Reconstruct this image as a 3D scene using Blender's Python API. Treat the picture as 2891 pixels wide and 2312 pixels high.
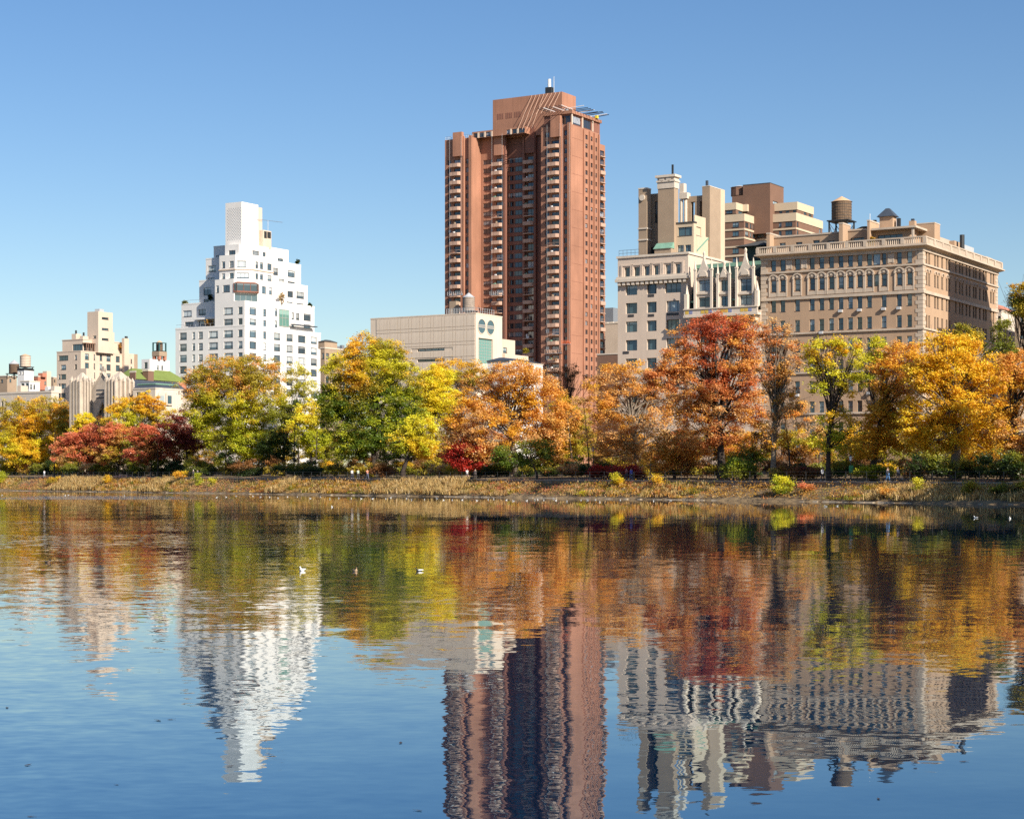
import bpy, bmesh, math, random
import numpy as np
from mathutils import Vector, Matrix
random.seed(7); np.random.seed(7)
R_ = math.radians
SC = bpy.context.scene
for _o in list(bpy.data.objects): bpy.data.objects.remove(_o, do_unlink=True)
COL = SC.collection

# ---------------------------------------------------------------- camera
CX, HOR, FPX, CAMZ = 1445.5, 1358.0, 5250.0, 2.5      # photo pixels (2891 x 2312) and metres above the water
cam_d = bpy.data.cameras.new('camera'); cam = bpy.data.objects.new('camera', cam_d); COL.objects.link(cam)
cam.location = (0, 0, CAMZ); cam.rotation_euler = (R_(90), 0, 0)
cam_d.sensor_width = 36; cam_d.lens = 36*FPX/2891; cam_d.shift_y = (HOR-1156)/2891
cam_d.clip_start = .5; cam_d.clip_end = 9000
SC.camera = cam

# ---------------------------------------------------------------- sun, sky, exposure
TH = math.atan2(-.514, .858)                           # the street grid: local +x runs south along the avenue, +y east
GX = Vector((math.cos(TH), math.sin(TH))); GY = Vector((-math.sin(TH), math.cos(TH)))
SUN_EL = R_(33); SUN_IN = R_(21)                       # height; swing of the sun towards the west fronts
_h = GX*math.cos(SUN_IN) - GY*math.sin(SUN_IN)
SUN = Vector((_h.x*math.cos(SUN_EL), _h.y*math.cos(SUN_EL), math.sin(SUN_EL)))
sd = bpy.data.lights.new('sun', 'SUN'); sd.energy = 5.0; sd.angle = R_(.53); sd.color = (1, .91, .77)
so = bpy.data.objects.new('sun', sd); COL.objects.link(so); so.location = (80, -80, 120)
so.rotation_euler = SUN.to_track_quat('Z', 'Y').to_euler()
world = bpy.data.worlds.new('World'); SC.world = world; world.use_nodes = True
wn = world.node_tree; bg = wn.nodes['Background']
sky = wn.nodes.new('ShaderNodeTexSky'); sky.sky_type = 'NISHITA'; sky.sun_disc = False
sky.sun_elevation = SUN_EL; sky.sun_rotation = math.atan2(SUN.x, SUN.y)
sky.altitude = 0; sky.air_density = 1.0; sky.dust_density = .5; sky.ozone_density = 2.0
hs = wn.nodes.new('ShaderNodeHueSaturation'); hs.inputs['Saturation'].default_value = 1.25; hs.inputs['Hue'].default_value = .507      # a clear, dry autumn sky
wn.links.new(sky.outputs[0], hs.inputs['Color']); wn.links.new(hs.outputs[0], bg.inputs[0]); bg.inputs[1].default_value = .081
SC.view_settings.view_transform = 'Standard'; SC.view_settings.look = 'None'
SC.view_settings.exposure = .6; SC.view_settings.gamma = 1; SC.view_settings.use_curve_mapping = False
cy = SC.cycles
cy.max_bounces = 6; cy.diffuse_bounces = 3; cy.glossy_bounces = 3; cy.transmission_bounces = 4; cy.transparent_max_bounces = 6
cy.caustics_reflective = False; cy.caustics_refractive = False
cy.use_denoising = False; cy.use_adaptive_sampling = True; cy.adaptive_threshold = .01
cy.sample_clamp_indirect = 6

# ---------------------------------------------------------------- materials
def newmat(name):
    m = bpy.data.materials.new(name); m.use_nodes = True
    return m, m.node_tree, m.node_tree.nodes['Principled BSDF']
def N(nt, t, **k):
    n = nt.nodes.new(t)
    for a, b in k.items(): setattr(n, a, b)
    return n
def masonry(name, col, var=.12, scale=.35, rough=.85, fine=.10, streak=.0, warm=None):
    """plain masonry: broad weather stains, fine grain, optional vertical rain streaks"""
    m, nt, b = newmat(name)
    tc = N(nt, 'ShaderNodeTexCoord')
    n1 = N(nt, 'ShaderNodeTexNoise'); n1.inputs['Scale'].default_value = scale; n1.inputs['Detail'].default_value = 6
    n2 = N(nt, 'ShaderNodeTexNoise'); n2.inputs['Scale'].default_value = 3.5; n2.inputs['Detail'].default_value = 4
    mp = N(nt, 'ShaderNodeMapping'); mp.inputs['Scale'].default_value = (1, 1, 2.6)
    nt.links.new(tc.outputs['Object'], n1.inputs['Vector'])
    nt.links.new(tc.outputs['Object'], mp.inputs[0]); nt.links.new(mp.outputs[0], n2.inputs['Vector'])
    def rng(src, lo, hi):
        r = N(nt, 'ShaderNodeMapRange'); r.inputs[1].default_value = .25; r.inputs[2].default_value = .75
        r.inputs[3].default_value = lo; r.inputs[4].default_value = hi; nt.links.new(src, r.inputs[0]); return r.outputs[0]
    mu = N(nt, 'ShaderNodeMath', operation='MULTIPLY')
    nt.links.new(rng(n1.outputs[0], 1-var, 1+var*.6), mu.inputs[0]); nt.links.new(rng(n2.outputs[0], 1-fine, 1+fine), mu.inputs[1])
    out = mu.outputs[0]
    if streak:
        mp2 = N(nt, 'ShaderNodeMapping'); mp2.inputs['Scale'].default_value = (1.6, 1.6, .06)
        n3 = N(nt, 'ShaderNodeTexNoise'); n3.inputs['Scale'].default_value = 1; n3.inputs['Detail'].default_value = 5
        nt.links.new(tc.outputs['Object'], mp2.inputs[0]); nt.links.new(mp2.outputs[0], n3.inputs['Vector'])
        m2 = N(nt, 'ShaderNodeMath', operation='MULTIPLY'); nt.links.new(out, m2.inputs[0]); nt.links.new(rng(n3.outputs[0], 1-streak, 1.02), m2.inputs[1]); out = m2.outputs[0]
    sc = N(nt, 'ShaderNodeVectorMath', operation='SCALE'); sc.inputs[0].default_value = col
    nt.links.new(out, sc.inputs['Scale']); nt.links.new(sc.outputs[0], b.inputs['Base Color'])
    b.inputs['Roughness'].default_value = rough; b.inputs['Specular IOR Level'].default_value = .25
    return m
def plain(name, col, rough=.7, metal=0.):
    m, nt, b = newmat(name)
    oi = N(nt, 'ShaderNodeTexCoord'); n = N(nt, 'ShaderNodeTexNoise'); n.inputs['Scale'].default_value = 2.2; n.inputs['Detail'].default_value = 3
    nt.links.new(oi.outputs['Object'], n.inputs['Vector'])
    r = N(nt, 'ShaderNodeMapRange'); r.inputs[3].default_value = .82; r.inputs[4].default_value = 1.16
    nt.links.new(n.outputs[0], r.inputs[0])
    sc = N(nt, 'ShaderNodeVectorMath', operation='SCALE'); sc.inputs[0].default_value = col[:3]
    nt.links.new(r.outputs[0], sc.inputs['Scale']); nt.links.new(sc.outputs[0], b.inputs['Base Color'])
    b.inputs['Roughness'].default_value = rough; b.inputs['Metallic'].default_value = metal
    return m
def glass(name, dark, light, p_light=.45, ior=1.9):
    """window pane: dark room or pale blind behind glass, tones tinted for reflected sky, drawn per window by the object's random number"""
    m, nt, b = newmat(name)
    oi = N(nt, 'ShaderNodeObjectInfo'); tc = N(nt, 'ShaderNodeTexCoord'); sp = N(nt, 'ShaderNodeSeparateXYZ')
    nt.links.new(tc.outputs['Generated'], sp.inputs[0])
    # blind pulled down to a random height
    dr = N(nt, 'ShaderNodeMapRange'); dr.inputs[1].default_value = 0; dr.inputs[2].default_value = p_light; dr.inputs[3].default_value = -.1; dr.inputs[4].default_value = 1.05
    nt.links.new(oi.outputs['Random'], dr.inputs[0])
    gt = N(nt, 'ShaderNodeMath', operation='GREATER_THAN'); nt.links.new(sp.outputs[2], gt.inputs[0]); nt.links.new(dr.outputs[0], gt.inputs[1])
    wn_ = N(nt, 'ShaderNodeTexWhiteNoise', noise_dimensions='1D'); nt.links.new(oi.outputs['Random'], wn_.inputs['W'])
    tint = N(nt, 'ShaderNodeMapRange'); tint.inputs[3].default_value = .45; tint.inputs[4].default_value = 1.5; nt.links.new(wn_.outputs[0], tint.inputs[0])
    mx = N(nt, 'ShaderNodeMix', data_type='RGBA'); mx.inputs[6].default_value = (*dark, 1); mx.inputs[7].default_value = (*light, 1)
    nt.links.new(gt.outputs[0], mx.inputs[0])
    sc = N(nt, 'ShaderNodeVectorMath', operation='SCALE'); nt.links.new(mx.outputs[2], sc.inputs[0]); nt.links.new(tint.outputs[0], sc.inputs['Scale'])
    nt.links.new(sc.outputs[0], b.inputs['Base Color'])
    b.inputs['Roughness'].default_value = .06; b.inputs['IOR'].default_value = ior
    # each pane is hung at a slightly different angle
    geo = N(nt, 'ShaderNodeNewGeometry'); cs = N(nt, 'ShaderNodeVectorMath', operation='SUBTRACT'); cs.inputs[1].default_value = (.5, .5, .5)
    nt.links.new(wn_.outputs['Color'], cs.inputs[0]); s2 = N(nt, 'ShaderNodeVectorMath', operation='SCALE'); s2.inputs['Scale'].default_value = .05
    nt.links.new(cs.outputs[0], s2.inputs[0]); ad = N(nt, 'ShaderNodeVectorMath', operation='ADD')
    nt.links.new(geo.outputs['Normal'], ad.inputs[0]); nt.links.new(s2.outputs[0], ad.inputs[1])
    nm = N(nt, 'ShaderNodeVectorMath', operation='NORMALIZE'); nt.links.new(ad.outputs[0], nm.inputs[0]); nt.links.new(nm.outputs[0], b.inputs['Normal'])
    return m
M = {}
M['white'] = masonry('white_brick', (.80, .775, .745), .08, .15, .8, .04, .09)
M['tower'] = masonry('red_brick', (.425, .21, .138), .26, .09, .85, .14, .2)
M['tower_dark_shade'] = masonry('red_brick_dark_shaded', (.24, .11, .08), .10, .2, .85, .08)  # dark trim colour; also puts the wing's shade into the recess brick
M['balc'] = masonry('balcony_concrete', (.50, .33, .25), .12, .6, .85, .08)
M['buff'] = masonry('buff_brick', (.46, .315, .21), .10, .25, .85, .12, .08)
M['trim'] = masonry('limestone_trim', (.66, .57, .475), .12, .4, .8, .08, .10)
M['trim_p'] = masonry('palazzo_trim', (.56, .46, .365), .14, .4, .8, .08, .14)
M['lime'] = masonry('limestone', (.66, .535, .435), .10, .15, .8, .05, .08)
M['tanbrick'] = masonry('tan_brick', (.37, .275, .195), .10, .5, .85, .14)
M['beige'] = masonry('beige_band', (.60, .48, .345), .08, .3, .8, .05)
M['brown'] = masonry('brown_brick', (.205, .118, .083), .10, .3, .85, .10)
M['annex'] = masonry('annex_stone', (.69, .58, .47), .10, .25, .8, .06, .10)
M['cream'] = masonry('cream_brick', (.66, .53, .42), .10, .2, .85, .06, .10)
M['church'] = masonry('church_stone', (.58, .49, .40), .20, .5, .85, .14, .22)
M['rust'] = masonry('orange_brick', (.48, .20, .13), .12, .4, .85, .10)
M['slate'] = masonry('slate_roof', (.06, .075, .10), .2, .6, .6, .15)
M['greenslate'] = masonry('green_slate', (.035, .055, .05), .25, .8, .55, .2)
M['copper'] = masonry('green_copper', (.20, .36, .27), .2, .9, .6, .12)
M['teal'] = plain('dark_teal_paint', (.035,.10,.10), .6)
M['greenroof'] = masonry('green_roof_felt', (.17, .22, .06), .15, .4, .9, .08)
M['darkroof'] = masonry('dark_roofing', (.07, .07, .07), .2, .5, .9, .1)
M['woodtank'] = masonry('weathered_wood', (.19, .125, .08), .25, 1.6, .85, .25, .3)
M['palewood'] = masonry('pale_wood', (.42, .34, .28), .2, 1.6, .85, .2, .2)
M['tanroof'] = masonry('tank_roof', (.62, .40, .24), .1, .6, .7, .08)
M['zinc'] = plain('zinc_sheet', (.62, .62, .62), .45, .3)
M['steel'] = plain('dark_steel', (.045, .047, .05), .5, .4)
M['galv'] = plain('galvanised_steel', (.38, .39, .41), .45, .6)
M['frame_dark'] = plain('dark_window_frame', (.055, .05, .05), .5)
M['frame_lite'] = plain('light_window_frame', (.42, .40, .37), .5)
M['glass'] = glass('window_glass', (.045, .085, .105), (.26, .31, .33), .5)  # grey-blue of the sky reflection is put into room and blind colours
M['glass_w'] = glass('pale_blind_glass', (.07,.11,.14), (.42,.45,.46), .85)
M['glass_t'] = glass('tower_glass', (.03, .035, .05), (.26, .27, .30), .35)
M['glass_r'] = glass('sash_glass', (.05, .085, .10), (.24, .30, .32), .5)
M['green_glass'] = glass('green_glass', (.10, .22, .19), (.22, .36, .32), .4)
M['mosaic_y'] = plain('yellow_mosaic', (.62, .42, .08)); M['mosaic_b'] = plain('blue_mosaic', (.22, .25, .42))
M['paint_white'] = plain('white_paint', (.8, .8, .8), .5)
M['yellow'] = plain('yellow_tarpaulin', (.75, .55, .04)); M['orange_net'] = plain('orange_netting', (.62, .15, .06))
# ---------------------------------------------------------------- mesh builder and object helpers
class MB:
    def __init__(s): s.v = []; s.f = []
    def add(s, vs, fs):
        k = len(s.v); s.v += [tuple(p) for p in vs]; s.f += [tuple(i+k for i in f) for f in fs]; return s
    def box(s, x0, x1, y0, y1, z0, z1):
        return s.add([(x0,y0,z0),(x1,y0,z0),(x1,y1,z0),(x0,y1,z0),(x0,y0,z1),(x1,y0,z1),(x1,y1,z1),(x0,y1,z1)],
                     [(0,3,2,1),(4,5,6,7),(0,1,5,4),(1,2,6,5),(2,3,7,6),(3,0,4,7)])
    def prism(s, poly, z0, z1, top=None):
        n = len(poly); t = top or poly
        return s.add([(x,y,z0) for x,y in poly]+[(x,y,z1) for x,y in t],
                     [tuple(range(n))[::-1], tuple(range(n,2*n))]+[(i,(i+1)%n,n+(i+1)%n,n+i) for i in range(n)])
    def yprism(s, poly, y0, y1):                       # outline in x, z pushed through y
        n = len(poly)
        return s.add([(x,y0,z) for x,z in poly]+[(x,y1,z) for x,z in poly],
                     [tuple(range(n)), tuple(range(n,2*n))[::-1]]+[((i+1)%n,i,n+i,n+(i+1)%n) for i in range(n)])
    def cyl(s, x, y, z0, z1, r0, r1=None, n=16, caps=True):
        r1 = r0 if r1 is None else r1
        vs = [(x+r0*math.cos(2*math.pi*i/n), y+r0*math.sin(2*math.pi*i/n), z0) for i in range(n)]
        vs += [(x+r1*math.cos(2*math.pi*i/n), y+r1*math.sin(2*math.pi*i/n), z1) for i in range(n)]
        fs = [(i,(i+1)%n,n+(i+1)%n,n+i) for i in range(n)]
        if caps: fs += [tuple(range(n))[::-1], tuple(range(n,2*n))]
        return s.add(vs, fs)
    def bar(s, p, q, r, n=4, r2=None):                 # a straight bar between two points
        p = Vector(p); q = Vector(q); d = (q-p); r2 = r if r2 is None else r2
        a = d.orthogonal().normalized(); b = d.normalized().cross(a)
        cs = [(math.cos(2*math.pi*(i+.5)/n), math.sin(2*math.pi*(i+.5)/n)) for i in range(n)]
        vs = [p+a*c*r+b*e*r for c,e in cs]+[q+a*c*r2+b*e*r2 for c,e in cs]
        return s.add(vs, [(i,(i+1)%n,n+(i+1)%n,n+i) for i in range(n)]+[tuple(range(n))[::-1], tuple(range(n,2*n))])
    def tube(s, pts, rads, n=5):
        k = len(s.v); m = len(pts); up = None
        for j, p in enumerate(pts):
            d = (pts[min(j+1,m-1)]-pts[max(j-1,0)])
            if d.length < 1e-6: d = Vector((0,0,1))
            d.normalize(); a = d.orthogonal().normalized() if up is None else (up-d*up.dot(d)).normalized(); up = a; b = d.cross(a)
            for i in range(n):
                t = 2*math.pi*i/n; s.v.append(tuple(p+(a*math.cos(t)+b*math.sin(t))*rads[j]))
        for j in range(m-1):
            for i in range(n):
                s.f.append((k+j*n+i, k+j*n+(i+1)%n, k+(j+1)*n+(i+1)%n, k+(j+1)*n+i))
        return s
    def mesh(s, name, mat, smooth=False):
        me = bpy.data.meshes.new(name); me.from_pydata(s.v, [], s.f)
        if isinstance(mat, (list, tuple)):
            for m in mat: me.materials.append(m)
        else: me.materials.append(mat)
        if smooth: me.polygons.foreach_set('use_smooth', [True]*len(me.polygons))
        me.update(); return me
def link(name, me, parent=None, loc=(0,0,0), rz=0.):
    o = bpy.data.objects.new(name, me); COL.objects.link(o); o.location = loc; o.rotation_euler = (0,0,rz)
    if parent: o.parent = parent
    return o
def tag(o, label, cat=None, group=None, kind=None):
    if label: o['label'] = label
    if cat: o['category'] = cat
    if group: o['group'] = group
    if kind: o['kind'] = kind
    return o
def thing(name, label, cat, loc, rz=0, group=None):
    return tag(link(name, None, None, loc, rz), label, cat, group)
def copy_tree(o, parent=None):
    c = o.copy(); COL.objects.link(c); c.parent = parent
    for ch in list(o.children): copy_tree(ch, c)
    return c
PEND = []                                              # alike things that get a label of their own from their colour and their neighbours
def later(o, q, phrase, where): PEND.append((o, q, phrase, where)); return o
MARKS = [(62,'golden tree at the left edge'),(200,'salmon-red trees'),(392,'dark wine-red tree'),(520,'orange-topped maple'),(655,'slender yellow-green tree'),(788,'biggest green maple'),(905,'feathery yellow tree'),(985,'fiery red maple'),(1088,'great orange plane'),(1200,'green-gold tree'),(1340,'second orange plane'),(1520,'tall red oak'),(1628,'thin brown-orange tree'),(1745,'honey locust'),(1838,'orange-gold tree'),(2010,'huge golden plane'),(2140,'tree at the right edge')]
ORD = ['first','second','third','fourth','fifth','sixth','seventh','eighth','ninth','tenth','eleventh','twelfth']
def settle_labels():
    groups = {}
    for o, q, phrase, where in PEND:
        mk = min(MARKS, key=lambda m: abs(m[0]-q))[1]; groups.setdefault((phrase,where,mk),[]).append((q,o))
    for (phrase,where,mk), L in groups.items():
        L.sort(key=lambda t: t[0])
        for i,(q,o) in enumerate(L): o['label'] = f"{phrase} {where} the {mk}" + (f", {ORD[i]} from left" if len(L) > 1 else '')
def shore_y(px): return FPX*CAMZ/(27+.01384*px)       # distance of the far water's edge along a pixel column
def at(px, Y, py=None):
    return Vector(((px-CX)/FPX*Y, Y, 0 if py is None else CAMZ+(HOR-py)/FPX*Y))

# zoom windows used while measuring the photograph: (x0, y0, scale)
ZA=(0,820,4.104); ZB=(470,550,3.135); ZC=(1020,820,4.492); ZD=(1220,230,4.104); ZE=(1220,640,3.917); ZF=(1720,460,4.687)
ZG=(1720,700,4.687); ZH=(2130,540,2.833); ZI=(2030,500,6.955); ZJ=(2340,560,7.187); ZK=(180,1020,6.341); ZL=(0,960,7.835); ZM=(1500,230,8.983)
ZQ=(0,0,1/1.341)
def zx(Z, x): return Z[0]+x/Z[2]
def zy(Z, y): return Z[1]+y/Z[2]

# ---------------------------------------------------------------- windows, walls, buildings
_wc = {}
def window_meshes(w, h, style, fm, gm):
    k = (round(w,1), round(h,1), style, fm, gm)
    if k in _wc: return _wc[k]
    w, h = k[0], k[1]; b = MB(); t = .07
    b.box(-w/2,-w/2+t,0,.1,0,h).box(w/2-t,w/2,0,.1,0,h).box(-w/2+t,w/2-t,0,.1,0,t).box(-w/2+t,w/2-t,0,.1,h-t,h)
    def v(x): b.box(x-t/2,x+t/2,.01,.09,t,h-t)
    def hz(z): b.box(-w/2+t,w/2-t,.01,.09,z-t/2,z+t/2)
    if style == 'sash': hz(h*.5)
    elif style == 'two': v(0)
    elif style == 'three': v(-w/6); v(w/6)
    elif style == 'side': v(-w*.28)
    elif style == 'sides': v(-w*.3); v(w*.3)
    elif style == 'four': v(-w/4); v(0); v(w/4); 
    elif style == 'cross': v(0); hz(h*.72)
    elif style == 'grid':
        for i in range(1,6): v(-w/2+w*i/6)
        for i in range(1,8): hz(h*i/8)
    elif style == 'ribbon': v(-w*.27); v(-w*.05); v(w*.12); v(w*.29)
    if style not in ('grid', 'flush'): b.box(-w/2-.08,w/2+.08,-.22,.05,-.1,-.002)
    p = MB().add([(-w/2+t,.06,t),(w/2-t,.06,t),(w/2-t,.06,h-t),(-w/2+t,.06,h-t)],[(0,1,2,3)])
    _wc[k] = (b.mesh('window', M[fm]), p.mesh('pane', M[gm])); return _wc[k]
def wall_mesh(s0, s1, z0, z1, ops, d, mat):
    ss = sorted({round(x,3) for x in [s0,s1]+[q for o in ops for q in o[:2]] if s0-1e-3 <= x <= s1+1e-3})
    zs = sorted({round(x,3) for x in [z0,z1]+[q for o in ops for q in o[2:4]] if z0-1e-3 <= x <= z1+1e-3})
    b = MB(); ids = {}
    def vid(i, j):
        if (i,j) not in ids: ids[i,j] = len(b.v); b.v.append((ss[i],0,zs[j]))
        return ids[i,j]
    O = np.array([o[:4] for o in ops]) if ops else np.zeros((0,4))
    for i in range(len(ss)-1):
        xm = (ss[i]+ss[i+1])/2; c = O[(O[:,0]<xm)&(O[:,1]>xm)]
        run = None
        for j in range(len(zs)-1):
            zm = (zs[j]+zs[j+1])/2
            if not ((c[:,2]<zm)&(c[:,3]>zm)).any(): b.f.append((vid(i,j),vid(i+1,j),vid(i+1,j+1),vid(i,j+1)))
    for o in ops:
        a,e,f,g = o[:4]
        b.add([(a,0,f),(e,0,f),(e,0,g),(a,0,g),(a,d,f),(e,d,f),(e,d,g),(a,d,g)], [(0,4,5,1),(1,5,6,2),(2,6,7,3),(3,7,4,0)])
    return b.mesh('wall', mat)
class Bld:
    """one building: an Empty at its south-west corner on the street grid; local x south (+), y east (+), z up"""
    def __init__(s, name, label, px, Y, zg=3.6, cat='building', group=None, fm='frame_dark', gm='glass'):
        p = at(px, Y); s.zg = zg; s.root = thing(name, label, cat, (p.x,p.y,zg), TH, group); s.o = p; s.fm = fm; s.gm = gm
        c, n = math.cos(TH), math.sin(TH); q = -p
        s.c = (q.x*c+q.y*n, -q.x*n+q.y*c, CAMZ-zg)
    def ray(s, px, py):
        k = (px-CX)/FPX; c, n = math.cos(TH), math.sin(TH)
        return (k*c+n, -k*n+c, (HOR-py)/FPX)
    def W(s, px, py=HOR, y=0.):                        # a pixel on the west-facing plane y -> x, z
        d = s.ray(px,py); t = (y-s.c[1])/d[1]; return s.c[0]+t*d[0], s.c[2]+t*d[2]
    def S(s, px, py=HOR, x=0.):                        # a pixel on the south-facing plane x -> y, z
        d = s.ray(px,py); t = (x-s.c[0])/d[0]; return s.c[1]+t*d[1], s.c[2]+t*d[2]
    def wx(s, Z, x, y=0.): return s.W(zx(Z,x), HOR, y)[0]
    def wz(s, Z, x, yy, y=0.): return s.W(zx(Z,x), zy(Z,yy), y)[1]
    def sy(s, Z, x, xx=0.): return s.S(zx(Z,x), HOR, xx)[0]
    def sz(s, Z, x, yy, xx=0.): return s.S(zx(Z,x), zy(Z,yy), xx)[1]
    def part(s, name, mb, mat, parent=None, smooth=False, loc=(0,0,0), rz=0.):
        return link(name, mb.mesh(name, mat if not isinstance(mat,str) else M[mat], smooth), parent or s.root, loc, rz)
    def box(s, name, x0,x1,y0,y1,z0,z1, mat, parent=None):
        return s.part(name, MB().box(min(x0,x1),max(x0,x1),min(y0,y1),max(y0,y1),z0,z1), mat, parent)
    def wall(s, p0, p1, z0, z1, ops, mat, d=.28, name='wall'):
        """a wall from p0 to p1 (outside on the right hand); openings (s0, s1, z0, z1, style) get a window each"""
        L = math.hypot(p1[0]-p0[0], p1[1]-p0[1]); rz = math.atan2(p1[1]-p0[1], p1[0]-p0[0])
        ops = [o for o in ops if o[0] > .02 and o[1] < L-.02 and o[2] > z0+.02 and o[3] < z1-.02]
        w = link(name, wall_mesh(0, L, z0, z1, ops, d, M[mat]), s.root, (p0[0],p0[1],0), rz)
        for o in ops:
            st = o[4] if len(o) > 4 else 'plain'
            if st is None: continue
            fm = o[5] if len(o) > 5 else s.fm; gm = o[6] if len(o) > 6 else s.gm
            a, g = window_meshes(o[1]-o[0], o[3]-o[2], st, fm, gm)
            x = (o[0]+o[1])/2; c, n = math.cos(rz), math.sin(rz); yy = d-.1
            wo = link('window', a, s.root, (p0[0]+x*c-yy*n, p0[1]+x*n+yy*c, o[2]), rz)
            wo.scale = ((o[1]-o[0])/round(o[1]-o[0],1), 1, (o[3]-o[2])/round(o[3]-o[2],1))
            link('pane', g, wo)
        return w
    def block(s, x0, x1, y0, y1, z0, z1, mat, west=(), south=(), roof='darkroof', cope=None, d=.28, cw=.12, ch=.35):
        """a rectangular mass; west / south openings are in x and y coordinates"""
        if x0 > x1: x0, x1 = x1, x0
        s.wall((x0,y0),(x1,y0),z0,z1,[(o[0]-x0,o[1]-x0)+tuple(o[2:]) for o in west],mat,d)
        s.wall((x1,y0),(x1,y1),z0,z1,[(o[0]-y0,o[1]-y0)+tuple(o[2:]) for o in south],mat,d)
        s.part('wall', MB().add([(x1,y1,z0),(x0,y1,z0),(x0,y0,z0),(x1,y1,z1),(x0,y1,z1),(x0,y0,z1)],[(0,1,4,3),(1,2,5,4)]), mat)
        s.part('roof', MB().add([(x0,y0,z1),(x1,y0,z1),(x1,y1,z1),(x0,y1,z1)],[(0,1,2,3)]), roof)
        if cope:
            t = cw; b = MB(); q = .5
            b.box(x0-t,x1+t,y0-t,y0+q,z1+.004,z1+ch).box(x1-q,x1+t,y0+q,y1+t,z1+.004,z1+ch).box(x0-t,x1-q,y1-q,y1+t,z1+.004,z1+ch).box(x0-t,x0+q,y0+q,y1-q,z1+.004,z1+ch)
            s.part('coping', b, cope)
    def cols_w(s, Z, cols, rows, style, y=0.):         # columns (centre px, width px) x rows (z0, z1) on a west front
        r = []
        for c in cols:
            st = c[2] if len(c) > 2 else style
            a, b_ = s.wx(Z,c[0]-c[1]/2,y), s.wx(Z,c[0]+c[1]/2,y)
            r += [(min(a,b_),max(a,b_),z[0],z[1],st) for z in rows]
        return r
    def cols_s(s, Z, cols, rows, style, x=0.):
        r = []
        for c in cols:
            st = c[2] if len(c) > 2 else style
            a, b_ = s.sy(Z,c[0]-c[1]/2,x), s.sy(Z,c[0]+c[1]/2,x)
            r += [(a,b_,z[0],z[1],st) for z in rows]
        return r
def water_tank(label, px, Y, zbase, r, ys, wood='woodtank', roofm='tanroof', group='rooftop water tanks'):
    """timber roof tank: staved barrel with hoops, conical roof, steel stand"""
    zz = [at(px,Y,q).z-zbase for q in ys]; legs = zz[2]; h = zz[1]-zz[2]; hc = zz[0]-zz[1]     # apex, eaves and floor of the barrel
    p = at(px, Y); t = thing('water_tank', label, 'water tank', (p.x,p.y,zbase), TH, group)
    b = MB()
    n = 28
    for i in range(n):                                  # staves, each a touch proud of its joint
        a0, a1 = 2*math.pi*(i+.04)/n, 2*math.pi*(i+.96)/n
        b.prism([(r*.9*math.cos(a0),r*.9*math.sin(a0)),(r*math.cos(a0),r*math.sin(a0)),(r*math.cos(a1),r*math.sin(a1)),(r*.9*math.cos(a1),r*.9*math.sin(a1))], legs, legs+h)
    o = link('barrel', b.mesh('barrel', M[wood]), t); o['kind'] = 'stuff'
    k = MB().cyl(0,0,legs+.02,legs+h-.02,r*.93,None,24); link('liner', k.mesh('liner', M[wood]), t)
    hp = MB()
    for i in range(6): hp.cyl(0,0,legs+.3+(h-.6)*i/5.5,legs+.36+(h-.6)*i/5.5,r*1.015,None,28)
    link('hoops', hp.mesh('hoops', M['steel']), t)
    link('roof', MB().cyl(0,0,legs+h+.005,legs+h+hc,r*1.08,.06,24).mesh('roof', M[roofm]), t)
    if legs > .3:
        q = r*.95
        for sx in (-1,1):
            for sy in (-1,1): link('leg', MB().box(sx*q-.12,sx*q+.12,sy*q-.12,sy*q+.12,0,legs-.2).mesh('leg', M['steel']), t)
        br = MB()
        for sx, sy, ex, ey in ((-1,-1,1,-1),(1,-1,1,1),(1,1,-1,1),(-1,1,-1,-1)):
            br.bar((sx*q,sy*q,.1),(ex*q,ey*q,legs-.5),.06).bar((ex*q,ey*q,.1),(sx*q,sy*q,legs-.5),.06)
        link('brace', br.mesh('brace', M['steel']), t)
        dk = MB().box(-q-.35,q+.35,-q-.35,q+.35,legs-.199,legs-.005); link('platform', dk.mesh('platform', M['steel']), t)
    return t
# ---------------------------------------------------------------- the setting: water, bank, ground
SH_D = Vector((-3396.5, 5250)).normalized()            # along the far bank, leftwards and away
SH_N = Vector((SH_D.y, -SH_D.x))                       # landwards
SH_0 = at(2891, shore_y(2891)).to_2d()
def bank_top(s): return 2.30+1.3*max(-.15, min(1.25, s/345))
def land_z(s, t):
    """height of the ground at s metres along the bank, t metres behind the water's edge"""
    top = bank_top(s)
    P = [(-8,-2.2),(-.3,-.25),(.9,.22),(1.6,.45),(5.2,top-.62),(5.5,top-.6),(6.2,top-.04),(10.5,top-.02),(16,top+.35),(40,top+.75),(90,4.4),(4000,4.4)]
    for (a,za),(b,zb) in zip(P, P[1:]):
        if t <= b: return za+(zb-za)*max(0,(t-a))/(b-a)
    return 4.4
def shore(s, t, z=None):
    p = SH_0+SH_D*s+SH_N*t
    return Vector((p.x, p.y, land_z(s,t) if z is None else z))
def to_shore(p):
    q = Vector((p.x,p.y))-SH_0; return q.dot(SH_D), q.dot(SH_N)
def ground_at(p):
    s, t = to_shore(p); return land_z(s, t)
def px_t(px, t):                                       # the ground point that stands behind pixel column px, t metres from the edge
    k = (px-CX)/FPX; d = Vector((k,1)); Y = (t+SH_0.dot(SH_N))/d.dot(SH_N)
    p = d*Y; q = Vector((p.x,p.y,0)); q.z = ground_at(q); return q

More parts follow.
